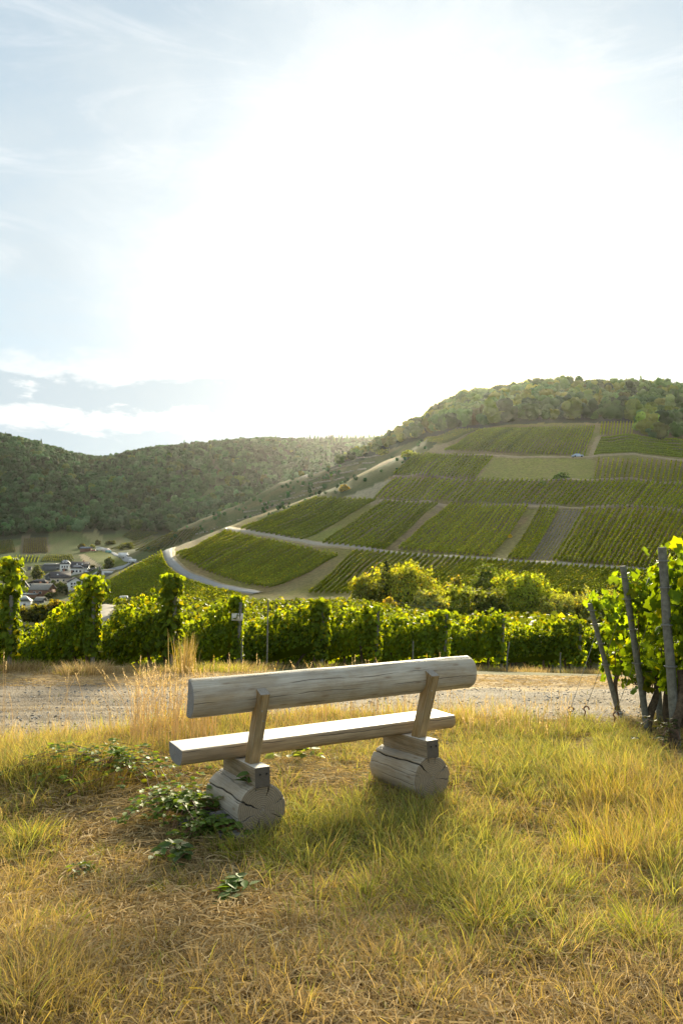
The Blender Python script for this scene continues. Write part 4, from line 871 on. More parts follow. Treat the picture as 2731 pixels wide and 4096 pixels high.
for x0 in np.arange(-60, 10, 2.5):       # field at the far left below the dry bank
    ts = np.arange(0, 60, 1.0); px_ = x0+.25*ts; py_ = 46+.97*ts*.6; dd = 784+px_/py_*FPX/1.7417
    ok = (dd > -160) & (dd < 196) & (py_ < 74)
    if ok.sum() < 5: continue
    t0_, t1_ = ts[ok][0], ts[ok][-1]; a_ = np.array([x0+.25*t0_, 46+.582*t0_]); b_ = np.array([x0+.25*t1_, 46+.582*t1_])
    V, F, C = merge(hedge(a_, b_, 0, 0, .25, 1.6, .4, .28, 45, (.05, .085, .017))); org = np.array([a_[0], a_[1], float(H(*a_))])
    props(link('vine_row', npmesh('vine_row', V-org, F, M_LEAF, C), loc=org), 'dark green vine row in the low field below the dry bank', 'vine row', 'vine rows below the dry bank')
P = hit(1325, 1052, 200); car_ = props(empty('parked_car', P+np.array([0, 0, .3]), R(8)), 'pale blue car parked on the track below the highest vineyard', 'car'); mb = MB(); mb.box((0, 0, .62), (4.4, 1.8, .6), C=(.45, .55, .62), taper=.96); mb.box((-.15, 0, 1.15), (2.4, 1.6, .5), C=(.45, .55, .62), taper=.78); mb.obj('body', M_PAINT, car_)
for sx in (-1.4, 1.4):
    for sy in (-.9, .9): mb = MB(); mb.tube([(0, -.11, 0), (0, .11, 0)], .33, 12); mb.obj('wheel', M_TYRE, car_, loc=(sx, sy, .33))
mb = MB(); mb.box((.95, 0, 1.15), (.4, 1.5, .42), taper=.8); mb.obj('windscreen', M_GLASS, car_)
P = hit(284, 1392, 60); mb = MB(); mb.box((0, 0, .55), (.75, .9, 1.1)); 
rt = props(empty('pump_box', P, R(10)), 'small dark box with white lid at the edge of the sunlit field', 'box'); mb.obj('box', M_WALLG, rt); mb = MB(); mb.box((0, 0, 1.2), (1.1, 1.2, .28), taper=.9); mb.obj('lid', M_LIGHTR, rt)
for dx, dy, lab in [(869, 1374, 'white ball topped marker post at the edge of the tree clump'), (890, 1376, 'white ball topped marker post beside the grey fence post')]:
    P = hit(dx, 1400, 60); P[2] = float(H(P[0], P[1])); u_, s_ = uv(dx, dy); tz = float(s_)*P[1]-P[2]; rt = props(empty('marker_post', P), lab, 'post'); mb = MB(); mb.tube([(0, 0, -.1), (0, 0, tz)], .03, 6); mb.obj('pole', M_POST, rt)
    V, F, C = blob((0, 0, tz), (.22, .22, .22), (1, 1, 1), 2, 0); link('ball', npmesh('ball', V, F, M_WHITE, C, True), rt)
rt = None
fp = []
for dx, dy in [(905, 1378), (935, 1388), (975, 1393), (1010, 1398)]:
    u_, s_ = uv(dx, dy); Yd = 84.; fp.append((float(u_)*Yd, Yd, float(s_)*Yd))
rt = props(empty('wire_fence', (fp[0][0], fp[0][1], float(H(fp[0][0], 84)))), 'low wire fence on grey posts in front of the tree clump', 'fence'); og = np.array(rt.location)
for q in fp: post_obj(rt, (q[0], q[1], float(H(q[0], q[1]))), q, .09 if q is fp[0] else .05, origin=og)
for d_ in (.05, .35): mb = MB(); mb.tube(np.array(fp)-og-np.array([0, 0, d_]), .012, 4, cap=False); mb.obj('wire', M_WIRE, rt)

# ------------------------------------------------------------------ big-leaved vines at the right
def grape():
    th = np.array([-90, -60, -28, 5, 22, 40, 62, 90, 118, 140, 158, 175, 208, 240]); r = np.array([.12, .46, .40, .50, .36, .46, .40, .58, .40, .46, .36, .50, .40, .46])
    V = np.column_stack([r*np.cos(np.radians(th)), r*np.sin(np.radians(th)), -.35*r**2+.05*np.sin(np.radians(th)*5)]); V = np.vstack([V, [0, -.02, .06]])
    return V, np.array([[14, i, (i+1) % 14] for i in range(14)])
GV, GF = grape()
M_TWINE = plain('twisted_wire', (.22, .22, .21), .5, .5)
def big_row(base, top, L, lab, hgt, n, trunks, anchor, guy, pr=.038, lowv=.62):
    base = np.array(base, float); base[2] = float(H(base[0], base[1])); top = np.array(top, float); d = np.array([.90, .436]); nr = np.array([-.436, .90]); org = base.copy()
    root = props(empty('vine_row', org), lab, 'vine row', 'near vine rows tied to leaning posts')
    s_ = .10+(L-.1)*rng.random(n); tph = hgt*(.97+.04*np.sin(s_*5)+.035*rng.normal(size=n).clip(-1.5, 1.5)); bt = lowv+.22*(vnoise(s_*2.1, s_*0+3, int(base[0]*7))-.5)*2
    q = rng.random(n)**.85; hh = bt+(tph-bt)*q; dens_ok = (s_ < .45) | (vnoise(s_*3.2, hh*3.2, int(base[1]*5)) > .23); s_, hh, q = s_[dens_ok], hh[dens_ok], q[dens_ok]; m_ = len(s_)
    side = rng.choice([-1, 1], m_); wd = side*(.06+.20*rng.random(m_))
    s_ = s_ + (1-hh/hgt)*.05; xy = base[:2]+(top-base)[:2]*(hh/1.95)[:, None]*np.clip(1-s_/2.5, 0, 1)[:, None]+d*(s_-.12)[:, None]+nr*wd[:, None]; pos = np.column_stack([xy, H(xy[:, 0], xy[:, 1])+hh])
    # leaves hang: normals mostly sideways/outwards
    N = np.column_stack([nr[0]*side, nr[1]*side, np.full(m_, .45)])+rng.normal(size=(m_, 3))*.55
    parts = [scatter(GV, GF, pos, frames(N), .15*(.6+.65*rng.random(m_)), leafcol(m_, (.095, .165, .018), .3, .08))]
    V, F, C = merge(parts); link('foliage', npmesh('foliage', V-org, F, M_LEAF, C, True), root)
    p_ = post_obj(root, base, top, pr, origin=org)
    for f in (.42, .62, .8, .93):
        c = base+(top-base)*f-org; mb = MB(); a_ = np.linspace(0, 12.6, 26); mb.tube(np.column_stack([c[0]+.062*np.cos(a_), c[1]+.062*np.sin(a_), c[2]+.006*a_/6]), .004, 5, cap=False); mb.obj('wire_tie', M_TWINE, p_)
    for hz in (.72, 1.05, 1.4, 1.75):
        if hz > hgt: continue
        a_ = base+(top-base)*(hz/1.95); b_ = base[:2]+d*L; mb = MB(); mb.tube(np.array([a_, [b_[0], b_[1], float(H(*b_))+hz]])-org, .003, 4, cap=False); mb.obj('wire', M_WIRE, root)
    for (t_, r_, h_, ln) in trunks:
        q = base[:2]+d*t_; trunk_obj(root, (q[0], q[1], float(H(*q))), h_, r_, org, ln)
    for k in range(int(L*7)):   # canes among the leaves
        t_ = rng.random()*L; q = base[:2]+d*t_+nr*.1*rng.normal(); g_ = float(H(*q)); mb = MB(); f = np.linspace(0, 1, 6); l_ = rng.normal(size=2)*.1
        mb.tube(np.column_stack([q[0]+l_[0]*f, q[1]+l_[1]*f, g_+lowv*.9+f*(hgt-lowv)*.95])-org, .006*(1.2-f*.6), 5, cap=False); mb.obj('cane', plain('cane', (.22, .11, .05), .7) if not bpy.data.materials.get('cane') else bpy.data.materials['cane'], root)
    mb = MB()        # dark grape bunches
    for k in range(int(L*2.5)):
        t_ = .15+rng.random()*(L-.2); q = base[:2]+d*t_+nr*rng.choice([-1, 1])*.12; g_ = float(H(*q))+lowv*(.85+.35*rng.random()); bm_ = MB()
        for b_ in range(22):
            f = rng.random(); c = np.array([q[0], q[1], g_-f*.13])+rng.normal(size=3)*np.array([.022, .022, .008])*(1.2-f); V, F, C = blob(c-org, (.009,)*3, (1, 1, 1), 1, 0); bm_.add(V, F)
        bm_.obj('grapes', bpy.data.materials.get('grape_skin') or plain('grape_skin', (.03, .015, .035), .35), root, True)
    if anchor:
        ax, ay, hh_ = anchor; az_ = float(H(ax, ay)); t_ = np.linspace(0, 1, 22)
        # shepherd's-crook hook: stem and open eye
        a_ = np.linspace(-1.2, 3.6, 16); eye = np.column_stack([.035*np.cos(a_+math.pi)-.0, np.zeros(16), hh_+.035*np.sin(a_+math.pi)*-1]); eye[:, 0] += .035
        stem = np.column_stack([np.linspace(-.03, eye[0, 0], 8), np.zeros(8), np.linspace(-.08, eye[0, 2], 8)])
        mb = MB(); mb.tube(np.vstack([stem[:-1], eye])+np.array([ax, ay, az_])-org, .0085, 7); mb.obj('anchor_hook', M_RUST, root, True)
        g0 = np.array([ax+.03, ay, az_+hh_+.02]); g1 = base+(top-base)*guy; mb = MB(); mb.tube(np.array([g0, (g0+g1)/2-np.array([0, 0, .01]), g1])-org, .0035, 5, cap=False); mb.obj('guy_wire', M_TWINE, root)
    return root
def gp(dx, dy, Yd): u_, s_ = uv(dx, dy); return (float(u_)*Yd, Yd, float(s_)*Yd)
def ga(dx, dy): P = hit(dx, dy, 5, 20); return P[0], P[1]
big_row(gp(1418,1650,11), gp(1353,1386,11), 4.2, 'vine row tied to the shortest and leftmost of the leaning posts', 1.66, 2300, [(-.02, .03, .8, (.02, .0)), (.5, .04, .8, (.1, .05)), (1.1, .04, .8, None), (1.9, .04, .8, None)], ga(1305, 1650)+(.12,), .74, .036, .5)
big_row(gp(1487,1668,9.1), gp(1429,1300,9.1), 3.6, 'vine row tied to the middle leaning post with grey-green wood', 1.92, 2300, [(-.02, .042, .75, (.14, .08)), (.36, .045, .78, (-.02, .0)), (.62, .05, .75, (-.03, .02)), (1.5, .05, .8, None), (2.4, .05, .8, None)], ga(1340, 1652)+(.14,), .82)
big_row(gp(1552,1700,7.7), gp(1519,1257,7.7), 3.2, 'nearest vine row, tied to the tallest leaning post at the right edge', 2.08, 2000, [(-.05, .05, .9, (.10, .05)), (.5, .05, .8, None), (1.4, .05, .8, None)], ga(1408, 1672)+(.17,), .85, .046)
b_ = gp(1515, 1640, 9.9); gz = float(H(b_[0], b_[1])); mb = MB(); mb.tube([(0, 0, -.1), (-.02, 0, .4), (-.10, 0, 1.0)], [.045, .045, .04], 8); mb.obj('short_post', M_POST, loc=(b_[0], b_[1], gz)); props(COL.objects[-1], 'short dark post between the trunks behind the middle leaning post', 'post')

# ------------------------------------------------------------------ bench
def wood(name, grey, brown, mixb, top=None, endc=(.30, .27, .22), ring=.0085, amt=.35):
    m_, t, o = mat(name); p = t.add('ShaderNodeBsdfPrincipled'); t.l.new(p.outputs[0], o.inputs[0])
    tc = t.add('ShaderNodeTexCoord'); P = tc.outputs['Object']; N = t.xyz(tc.outputs['Normal'])
    warp = t.noise(t.scl(P, 1.6, 9, 9), 1.0, 4, .6)
    x, y, z = t.xyz(P)
    r = t.m('SQRT', t.m('ADD', t.m('MULTIPLY', y, y), t.m('MULTIPLY', z, z)))
    r = t.m('ADD', r, t.m('MULTIPLY', warp, .035))
    rings = t.m('ABSOLUTE', t.m('SINE', t.m('MULTIPLY', r, math.pi/ring)))
    rings = t.m('POWER', rings, 2.2)
    fib = t.noise(t.scl(P, 3, 160, 160), 1.0, 5, .7); fib2 = t.noise(t.scl(P, 1.0, 22, 22, (3, 1, 2)), 1.0, 5, .7); blot = t.noise(t.scl(P, 2.6, 5, 5, (1, 5, 2)), 1.0, 6, .7)
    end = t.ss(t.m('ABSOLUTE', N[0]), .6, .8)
    c = t.mix(t.ss(blot, .35, .7, 0, mixb), grey, brown)
    c = t.mix(t.m('MULTIPLY', rings, amt), c, t.mix(1.0, c, (.50, .46, .40), 'MULTIPLY'))
    c = t.mix(t.ss(fib, .3, .7, .0, .6), c, t.mix(1.0, c, (.45, .42, .38), 'MULTIPLY'))
    c = t.mix(t.ss(fib2, .3, .7, .75, .0), c, t.mix(1.0, c, (1.5, 1.5, 1.5), 'MULTIPLY'))
    A = t.m('ADD', t.m('MULTIPLY', t.m('ARCTAN2', y, z), 11/6.2832), t.m('MULTIPLY', t.noise(t.scl(P, 1.3, .8, .8, (4, 1, 2)), 1.0, 4, .6), .9))
    cb_ = t.add('ShaderNodeCombineXYZ'); t.l.new(t.m('MULTIPLY', x, 1.7), cb_.inputs[0]); t.l.new(t.m('MULTIPLY', t.m('FLOOR', A), 7.31), cb_.inputs[1])
    crack = t.m('MULTIPLY', t.ss(t.m('ABSOLUTE', t.m('SUBTRACT', t.m('FRACT', A), .5)), .035, .012), t.ss(t.noise(cb_.outputs[0], 1.0, 2, .5), .42, .52))
    c = t.mix(t.m('MULTIPLY', crack, .85), c, (.03, .025, .02))
    ca = t.add('ShaderNodeAttribute'); ca.attribute_name = 'crack'; c = t.mix(t.m('MULTIPLY', ca.outputs['Fac'], .93), c, (.02, .016, .012))
    # knots
    kv = t.add('ShaderNodeCombineXYZ'); t.l.new(t.m('MULTIPLY', x, 2.6), kv.inputs[0]); t.l.new(t.m('MULTIPLY', t.m('ARCTAN2', y, z), 1.5), kv.inputs[1])
    vo = t.add('ShaderNodeTexVoronoi'); vo.voronoi_dimensions = '2D'; t.l.new(kv.outputs[0], vo.inputs['Vector']); vo.inputs['Scale'].default_value = 1.0
    ks = t.add('ShaderNodeSeparateColor'); t.l.new(vo.outputs['Color'], ks.inputs[0]); kn = t.m('MULTIPLY', t.ss(vo.outputs['Distance'], .12, .03), t.ss(ks.outputs[0], .35, .5)); kr = t.m('ABSOLUTE', t.m('SINE', t.m('MULTIPLY', vo.outputs['Distance'], 95)))
    c = t.mix(t.m('MULTIPLY', kn, t.m('MULTIPLY_ADD', kr, .45, .25)), c, (.16, .10, .05))
    if top: c = t.mix(t.m('MULTIPLY', t.ss(N[2], .75, .97), .88), c, t.mix(t.m('MULTIPLY', rings, .22), top, t.mix(1.0, top, (.8, .75, .68), 'MULTIPLY')))
    th = t.m('ARCTAN2', y, z); rad = t.m('MULTIPLY', t.ss(t.noise(t.scl(P, 0, 30, 30), 1., 2, .5), .3, .7), .25)
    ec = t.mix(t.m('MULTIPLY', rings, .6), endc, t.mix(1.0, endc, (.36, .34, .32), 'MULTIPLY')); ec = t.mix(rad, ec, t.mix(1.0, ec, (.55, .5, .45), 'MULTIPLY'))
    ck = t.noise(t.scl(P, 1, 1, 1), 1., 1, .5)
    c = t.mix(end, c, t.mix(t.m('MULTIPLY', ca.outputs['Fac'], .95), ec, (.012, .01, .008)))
    t.l.new(c, p.inputs['Base Color']); p.inputs['Roughness'].default_value = .62; p.inputs['Specular IOR Level'].default_value = .35
    b = t.add('ShaderNodeBump'); b.inputs['Strength'].default_value = .55; b.inputs['Distance'].default_value = .004
    hgt = t.m('SUBTRACT', t.m('SUBTRACT', t.m('MULTIPLY', fib, .6), t.m('MULTIPLY', rings, .35)), t.m('MULTIPLY', crack, 2.0))
    t.l.new(hgt, b.inputs['Height']); t.l.new(b.outputs[0], p.inputs['Normal'])
    return m_
GREY = (.40, .385, .345); BROWN = (.25, .165, .08)
W_LOG = wood('weathered_log', (.42, .395, .34), (.31, .25, .165), .6, endc=(.30, .245, .17), amt=.2, ring=.014)  # brown end grain, darkened further: shade on the caps put into the colour
W_BACK = wood('weathered_backrest', (.43, .40, .335), (.30, .235, .145), .75, endc=(.26, .27, .27), amt=.15, ring=.011)
W_SEAT = wood('weathered_seat', (.38, .30, .20), (.29, .21, .12), .6, (.68, .62, .54), endc=(.24, .25, .26), ring=.009)
W_UP = wood('upright_wood', (.36, .29, .18), (.30, .19, .065), .9, endc=(.33, .30, .25), ring=.012, amt=.55)
W_BLK = wood('block_wood', (.33, .29, .225), (.24, .17, .09), .65, (.62, .59, .53), endc=(.13, .11, .085), ring=.009, amt=.4)  # end faces much darker than the top: their shade is in the colour
yaw, rl, bt = .493, -.002, .023
el_ = np.array([math.cos(yaw)*math.cos(rl), math.sin(yaw)*math.cos(rl), math.sin(rl)]); eb_ = np.array([math.sin(yaw), -math.cos(yaw), 0])*math.cos(bt)+np.array([0, 0, math.sin(bt)])
eb_ -= el_*eb_.dot(el_); eb_ /= np.linalg.norm(eb_); eu_ = np.cross(el_, -eb_); BO = np.array([-.538, 5.173, -2.006])
BM = Matrix([[el_[0], -eb_[0], eu_[0], BO[0]], [el_[1], -eb_[1], eu_[1], BO[1]], [el_[2], -eb_[2], eu_[2], BO[2]], [0, 0, 0, 1]])   # local axes: length, forward, up
bench = props(empty('log_bench', (0, 0, 0)), 'rustic bench of grey weathered logs seen from behind, standing in dry grass', 'bench'); bench.matrix_world = BM
def prof_round(R_, n=320):
    a = np.linspace(0, 2*np.pi, n, endpoint=False); rr = R_*(1+.006*np.sin(2*a+1)+.004*np.sin(5*a)); return np.column_stack([rr*np.cos(a), rr*np.sin(a)])
def prof_D(hw, dp, ex=.62, n=120, flat_r=.012):
    """flat side along +z... half log: chord 2*hw along y at z=0, bulge to z=-dp"""
    a = np.linspace(0, np.pi, int(n*.7)); y = np.sign(np.cos(a))*np.abs(np.cos(a))**ex*hw; z = -np.abs(np.sin(a))**(ex)*dp
    c = np.column_stack([y, z]); f = np.linspace(0, 1, n-len(c)+2)[1:-1]; fl = np.column_stack([-hw+2*hw*f, np.zeros(len(f))])
    P = np.vstack([c, fl]); 
    for _ in range(2): P = (np.roll(P, 1, 0)+2*P+np.roll(P, -1, 0))/4
    return P
def logmesh(name, L, prof, material, parent, M, cracks=(), nx=90, rb=.012, wob=.0025, ctr=(0, 0)):
    """prof (n,2) in (y,z); cracks: (profile fraction, half width, depth, x0, x1, cap depth, reach) """
    n = len(prof); c = np.array(ctr, float); xs = np.concatenate([[-L/2, -L/2+rb*.3, -L/2+rb], np.linspace(-L/2+rb*2, L/2-rb*2, nx), [L/2-rb, L/2-rb*.3, L/2]])
    ins = np.concatenate([[rb, rb*.3, 0], np.zeros(nx), [0, rb*.3, rb]]); rad = np.linalg.norm(prof-c, axis=1); fr = np.arange(n)/n
    seedk = int(rng.integers(9999)); V = []; CK = []
    def groove(x, q=1.0):
        g = np.zeros(n)
        for (f0, w_, dp, x0, x1, cd, rc) in cracks:
            f1 = f0+.006*math.sin(x*9+f0*40)+.002*math.sin(x*31); df = (fr-f1+.5) % 1-.5
            e = np.clip((x-x0)/.12, 0, 1)*np.clip((x1-x)/.12, 0, 1); g = np.maximum(g, dp*e*np.exp(-(df/w_)**2))
        return g
    for x, i_ in zip(xs, ins):
        s_ = 1-(i_+groove(x))/rad+wob/rad*(vnoise(fr*14, fr*0+x*3, seedk)-.5)*2+.012*(vnoise(np.full(n, x*1.6), fr*0, seedk+5)-.5)
        CK.append(np.clip(groove(x)/.015-.15, 0, 1))
        V.append(np.column_stack([np.full(n, x), c[0]+(prof[:, 0]-c[0])*s_, c[1]+(prof[:, 1]-c[1])*s_]))
    m_ = len(xs); V = np.vstack(V); i, j = np.meshgrid(np.arange(m_-1), np.arange(n), indexing='ij'); F = [np.stack([i*n+j, (i+1)*n+j, (i+1)*n+(j+1) % n, i*n+(j+1) % n], -1).reshape(-1, 4)]
    tris = []
    for end in (0, 1):
        ring = V[(m_-1)*n:m_*n] if end else V[:n]; sg = 1 if end else -1; prev = np.arange(n)+((m_-1)*n if end else 0); K = 16
        for k in range(1, K+1):
            q = 1-k/(K+1.); P = ring.copy(); P[:, 1] = c[0]+(ring[:, 1]-c[0])*q; P[:, 2] = c[1]+(ring[:, 2]-c[1])*q
            dpt = np.zeros(n)
            for (f0, w_, dp, x0, x1, cd, rc) in cracks:
                xe = L/2*sg
                if not (x0 <= xe <= x1): continue
                df = (fr-f0-.006*math.sin(xe*9+f0*40)-.002*math.sin(xe*31)-.004*math.sin(k*.9+f0*9)+.5) % 1-.5; ww = w_*.75/max(q, .25)*np.clip((q-(1-rc))/.35, .05, 1); dpt = np.maximum(dpt, cd*np.exp(-(df/ww)**2)*np.clip((q-(1-rc))/.2, 0, 1))
            P[:, 0] -= sg*dpt; P[:, 0] += (rng.random(n)-.5)*.0006
            CK.append(np.clip(dpt/.008, 0, 1)); idx = np.arange(n)+len(V); V = np.vstack([V, P]); a, b, c2, d = prev, np.roll(prev, -1), np.roll(idx, -1), idx
            F.append(np.stack([a, b, c2, d] if end else [a, d, c2, b], 1)); prev = idx
        CK.append(np.zeros(1)); V = np.vstack([V, [[L/2*sg, c[0], c[1]]]]); ce = len(V)-1; a, b = prev, np.roll(prev, -1)
        tris.append(np.stack([a, b, np.full(n, ce)] if end else [b, a, np.full(n, ce)], 1))
    me = npmesh(name, V, [np.vstack(F), np.vstack(tris)], material, None, True)
    bm = bmesh.new(); bm.from_mesh(me); bmesh.ops.recalc_face_normals(bm, faces=bm.faces); bm.to_mesh(me); bm.free()
    at_ = me.attributes.new('crack', 'FLOAT', 'POINT'); at_.data.foreach_set('value', np.concatenate(CK).astype(np.float32))
    nf = len(me.polygons); sm = np.ones(nf, bool); nside = (m_-1)*n; sm[nside:] = False; me.polygons.foreach_set('use_smooth', sm)
    o = link(name, me, parent); o.matrix_local = M; return o
def Mloc(c, X, Y, Z): return Matrix([[X[0], Y[0], Z[0], c[0]], [X[1], Y[1], Z[1], c[1]], [X[2], Y[2], Z[2], c[2]], [0, 0, 0, 1]])
def bevbox(name, d, material, parent, M, off=(0, 0, 0), bev=.006, cuts=None):
    bm = bmesh.new(); bmesh.ops.create_cube(bm, size=1)
    for v in bm.verts:
        v.co = Vector((v.co.x*d[0]+off[0], v.co.y*d[1]+off[1], v.co.z*d[2]+off[2]))
        if cuts: cuts(v)
    bmesh.ops.bevel(bm, geom=list(bm.edges), offset=bev, segments=2, profile=.6, affect='EDGES')
    me = bpy.data.meshes.new(name); bm.to_mesh(me); bm.free(); me.materials.append(material); o = link(name, me, parent); o.matrix_local = M; return o
UNITS = [(0, .053, 0, .18), (1.426, .050, .014, .167)]
for (l_, tt, u2, R_) in UNITS:
    # every point (b,u) of the unit is tilted a little about the length axis
    def bp(b_, u_): return np.array([l_, -(b_-tt*(u_-.35)), u_+tt*(b_+.3)+u2])
    Xb = bp(0, .3)-bp(-1, .3); Xb /= np.linalg.norm(Xb); Zu = np.array([0, tt, 1.]); Zu -= Xb*Zu.dot(Xb); Zu /= np.linalg.norm(Zu); Yl = np.cross(Zu, Xb)
    cr = [(.20, .0035, .03, -.5, .5, .03, .45), (.42, .0035, .022, -.5, .5, .045, .85), (.555, .0025, .012, -.2, .5, .03, .7), (.70, .0040, .022, .1, .5, .04, .75), (.82, .0022, .012, .2, .5, .02, .5), (.06, .0022, .012, .15, .5, .02, .45), (.33, .0022, .012, -.5, .2, .02, .6), (.93, .0022, .01, .2, .5, .02, .6), (.295, .0022, .012, -.1, .5, .015, .3)] if l_ == 0 else \
         [(.375, .0045, .035, -.5, .5, .045, .55), (.46, .0022, .01, -.5, .5, .02, .3), (.28, .003, .018, -.5, .5, .02, .3), (.08, .003, .015, .15, .5, .035, .5), (.22, .0022, .01, .1, .5, .02, .4), (.62, .0022, .01, 0, .5, .02, .5), (.80, .0022, .01, .1, .5, .02, .4), (.98, .002, .008, .2, .5, .02, .6)]
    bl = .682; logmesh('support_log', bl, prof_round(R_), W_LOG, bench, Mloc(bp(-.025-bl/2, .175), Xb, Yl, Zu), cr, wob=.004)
    # beam
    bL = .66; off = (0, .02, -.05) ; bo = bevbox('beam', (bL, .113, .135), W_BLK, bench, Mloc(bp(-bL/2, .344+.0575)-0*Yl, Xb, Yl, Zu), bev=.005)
    for dy in (-.018, .03):
        mb = MB(); mb.tube([(bL/2-.002, dy, .02), (bL/2+.003, dy, .02)], .007, 10); mb.obj('bolt_hole', bpy.data.materials.get('dark_hole') or plain('dark_hole', (.015, .012, .01), .9), bo)
    # upright
    ln = .367; uh = .575; d0 = .107; ub = .344+.12
    Zr = np.array([0, -math.sin(ln), math.cos(ln)]); Xr = Zr; Yr = np.array([1., 0, 0]); Zd = np.cross(Xr, Yr)        # grain along the post
    c0 = bp(-.142-d0/2, ub)
    def cuts(v, c=0):
        if v.co.x < 0: v.co.x += -v.co.z*math.tan(ln)
    M_ = Mloc(c0+Zr*uh/2, Xr, Yr, Zd); up = bevbox('upright', (uh, .072, d0*.97), W_UP, bench, M_, (0, 0, 0), .005, cuts)
    for (fx, fy) in ((.08, .012), (.16, -.008)):
        mb = MB(); sgn = -1 if Zd[1] > 0 else 1; mb.tube([(fx, fy, sgn*(d0*.485-.001)), (fx, fy, sgn*(d0*.485+.003))], .006, 10); mb.obj('screw', M_STEEL, up)
# seat: half log, flat side up
sL = 1.891+.475; hw = (.660-.322)/2
Ms = Mloc((-.475+sL/2, .322+hw, .586), (1, 0, 0), (0, 1, 0), (0, 0, 1))
Pd = prof_D(hw, .125, .60); logmesh('seat', sL, Pd, W_SEAT, bench, Ms, [(.20, .004, .012, -1.2, .2, .01, .3)], nx=160, rb=.006, wob=.002, ctr=(0, -.05))
# backrest: half log, round side to the back, leaning
gl = .185; hc = (1.105-.836)/2; gL = 1.895+.483; Zg = np.array([0, -math.sin(gl), math.cos(gl)])
cb = np.array([-.483+gL/2, .199-math.tan(gl)*hc, .9705+.008]); Yg = Zg; Xg = np.array([1., 0, 0]); Zz = np.cross(Xg, Yg)
Pb = prof_D(hc, .148, .90); Mb = Mloc(cb, Xg, Yg, Zz)
flip = 1 if Zz[1] > 0 else -1
Pb2 = Pb.copy(); Pb2[:, 1] *= flip
if flip < 0: Pb2 = Pb2[::-1]
logmesh('backrest', gL, Pb2, W_BACK, bench, Mb, [(.28, .0035, .010, -.9, 1.3, .01, .3), (.20, .003, .008, -1.3, .4, .008, .3), (.42, .003, .008, -.6, 1.0, .008, .3)], nx=180, rb=.010, wob=.003, ctr=(0, -.05*flip))

# ------------------------------------------------------------------ stones, weeds, grass
def rock(name, label, x, y, d, rz, dz=0):
    bm = bmesh.new(); bmesh.ops.create_cube(bm, size=1); bmesh.ops.subdivide_edges(bm, edges=bm.edges, cuts=3, use_grid_fill=True)
    for v in bm.verts:
        c = v.co; c.x *= d[0]*(1+.1*math.sin(c.y*7+x*9)); c.y *= d[1]*(1+.12*math.sin(c.x*17+y)); c.z *= d[2]; v.co += Vector(rng.normal(size=3)*min(d)*.07)
    bmesh.ops.bevel(bm, geom=[e for e in bm.edges if e.calc_face_angle(0) > .6], offset=min(d)*.08, segments=1, affect='EDGES')
    me = bpy.data.meshes.new(name); bm.to_mesh(me); bm.free(); me.materials.append(M_ROCK)
    return props(link(name, me, loc=(x, y, float(H(x, y))+dz), rot=(rng.normal()*.06, rng.normal()*.06, rz)), label, 'stone', 'flat stones propping the bench')
def bw(l, b_): v = BM @ Vector((l, -b_, 0)); return v.x, v.y
x, y = bw(.02, -.06); rock('flat_stone', 'flat dark slate stone under the front of the left support log', x, y, (.30, .22, .07), .4, -.03)
x, y = bw(-.20, -.22); rock('flat_stone', 'upright grey stone wedged against the left side of the left support log', x, y, (.12, .2, .15), .6, .03)
x, y = bw(-.30, -.42); rock('flat_stone', 'pale flat stone lying left of the left support log among brambles', x, y, (.26, .18, .05), .9, .03)
x, y = bw(-.22, -.02); rock('flat_stone', 'small grey stone in the grass before the left support log', x, y, (.16, .14, .08), .2, .02)

def gz_(x, y): return H(x, y)
def gauss(X, Y, cx, cy, sx, sy): return np.exp(-((X-cx)/sx)**2-((Y-cy)/sy)**2)
def zones(x, y, z):
    X, Y = todisp(x, y, z); W_ = {}
    f1 = fbm(x*1.6, y*1.6, 4, 61); f2 = fbm(x*4, y*4, 3, 62)
    g = lambda *a: gauss(X, Y, *a)
    green = .9*g(900,1930,230,110)+.8*g(1230,1760,190,90)+.8*g(1300,1700,260,60)+.55*g(700,1960,150,110)+.6*g(1150,2060,200,130)+.5*g(60,1960,60,50)+.6*g(120,1790,150,60)+.7*g(1540,2080,40,100)*.6+.35*g(640,1720,300,60)+.5*g(550,1720,60,60)+.12*g(1480,1850,120,150)
    gold = 1.0*g(130,1770,260,90)+1.0*g(700,1680,420,60)+.85*g(1420,1880,200,140)+.5*g(1050,1900,180,160)+.5*g(40,2080,120,160)+.5*g(200,2330,260,80)+.5*g(1200,2250,200,80)+.4*g(1150,1720,200,50)
    bare = 1.0*g(330,1890,200,60)+.8*g(760,1800,80,25)+.9*g(1330,1720,60,22)+.8*g(1050,1830,50,20)+.5*g(520,2120,160,60)+.6*g(600,2000,40,30)
    pale = .8*g(950,2290,420,90)+.6*g(1350,2270,220,70)+.5*g(300,2100,260,100)+.5*g(600,2200,200,100)
    tall = 1.0*g(110,1780,240,70)+.75*g(600,1690,260,40)+.85*g(1500,1890,150,150)+.25*g(1000,1930,180,90)+.25*g(1180,2080,200,110)+.5*g(60,2300,160,100)
    return X, Y, f1, f2, green, gold, bare, pale, tall
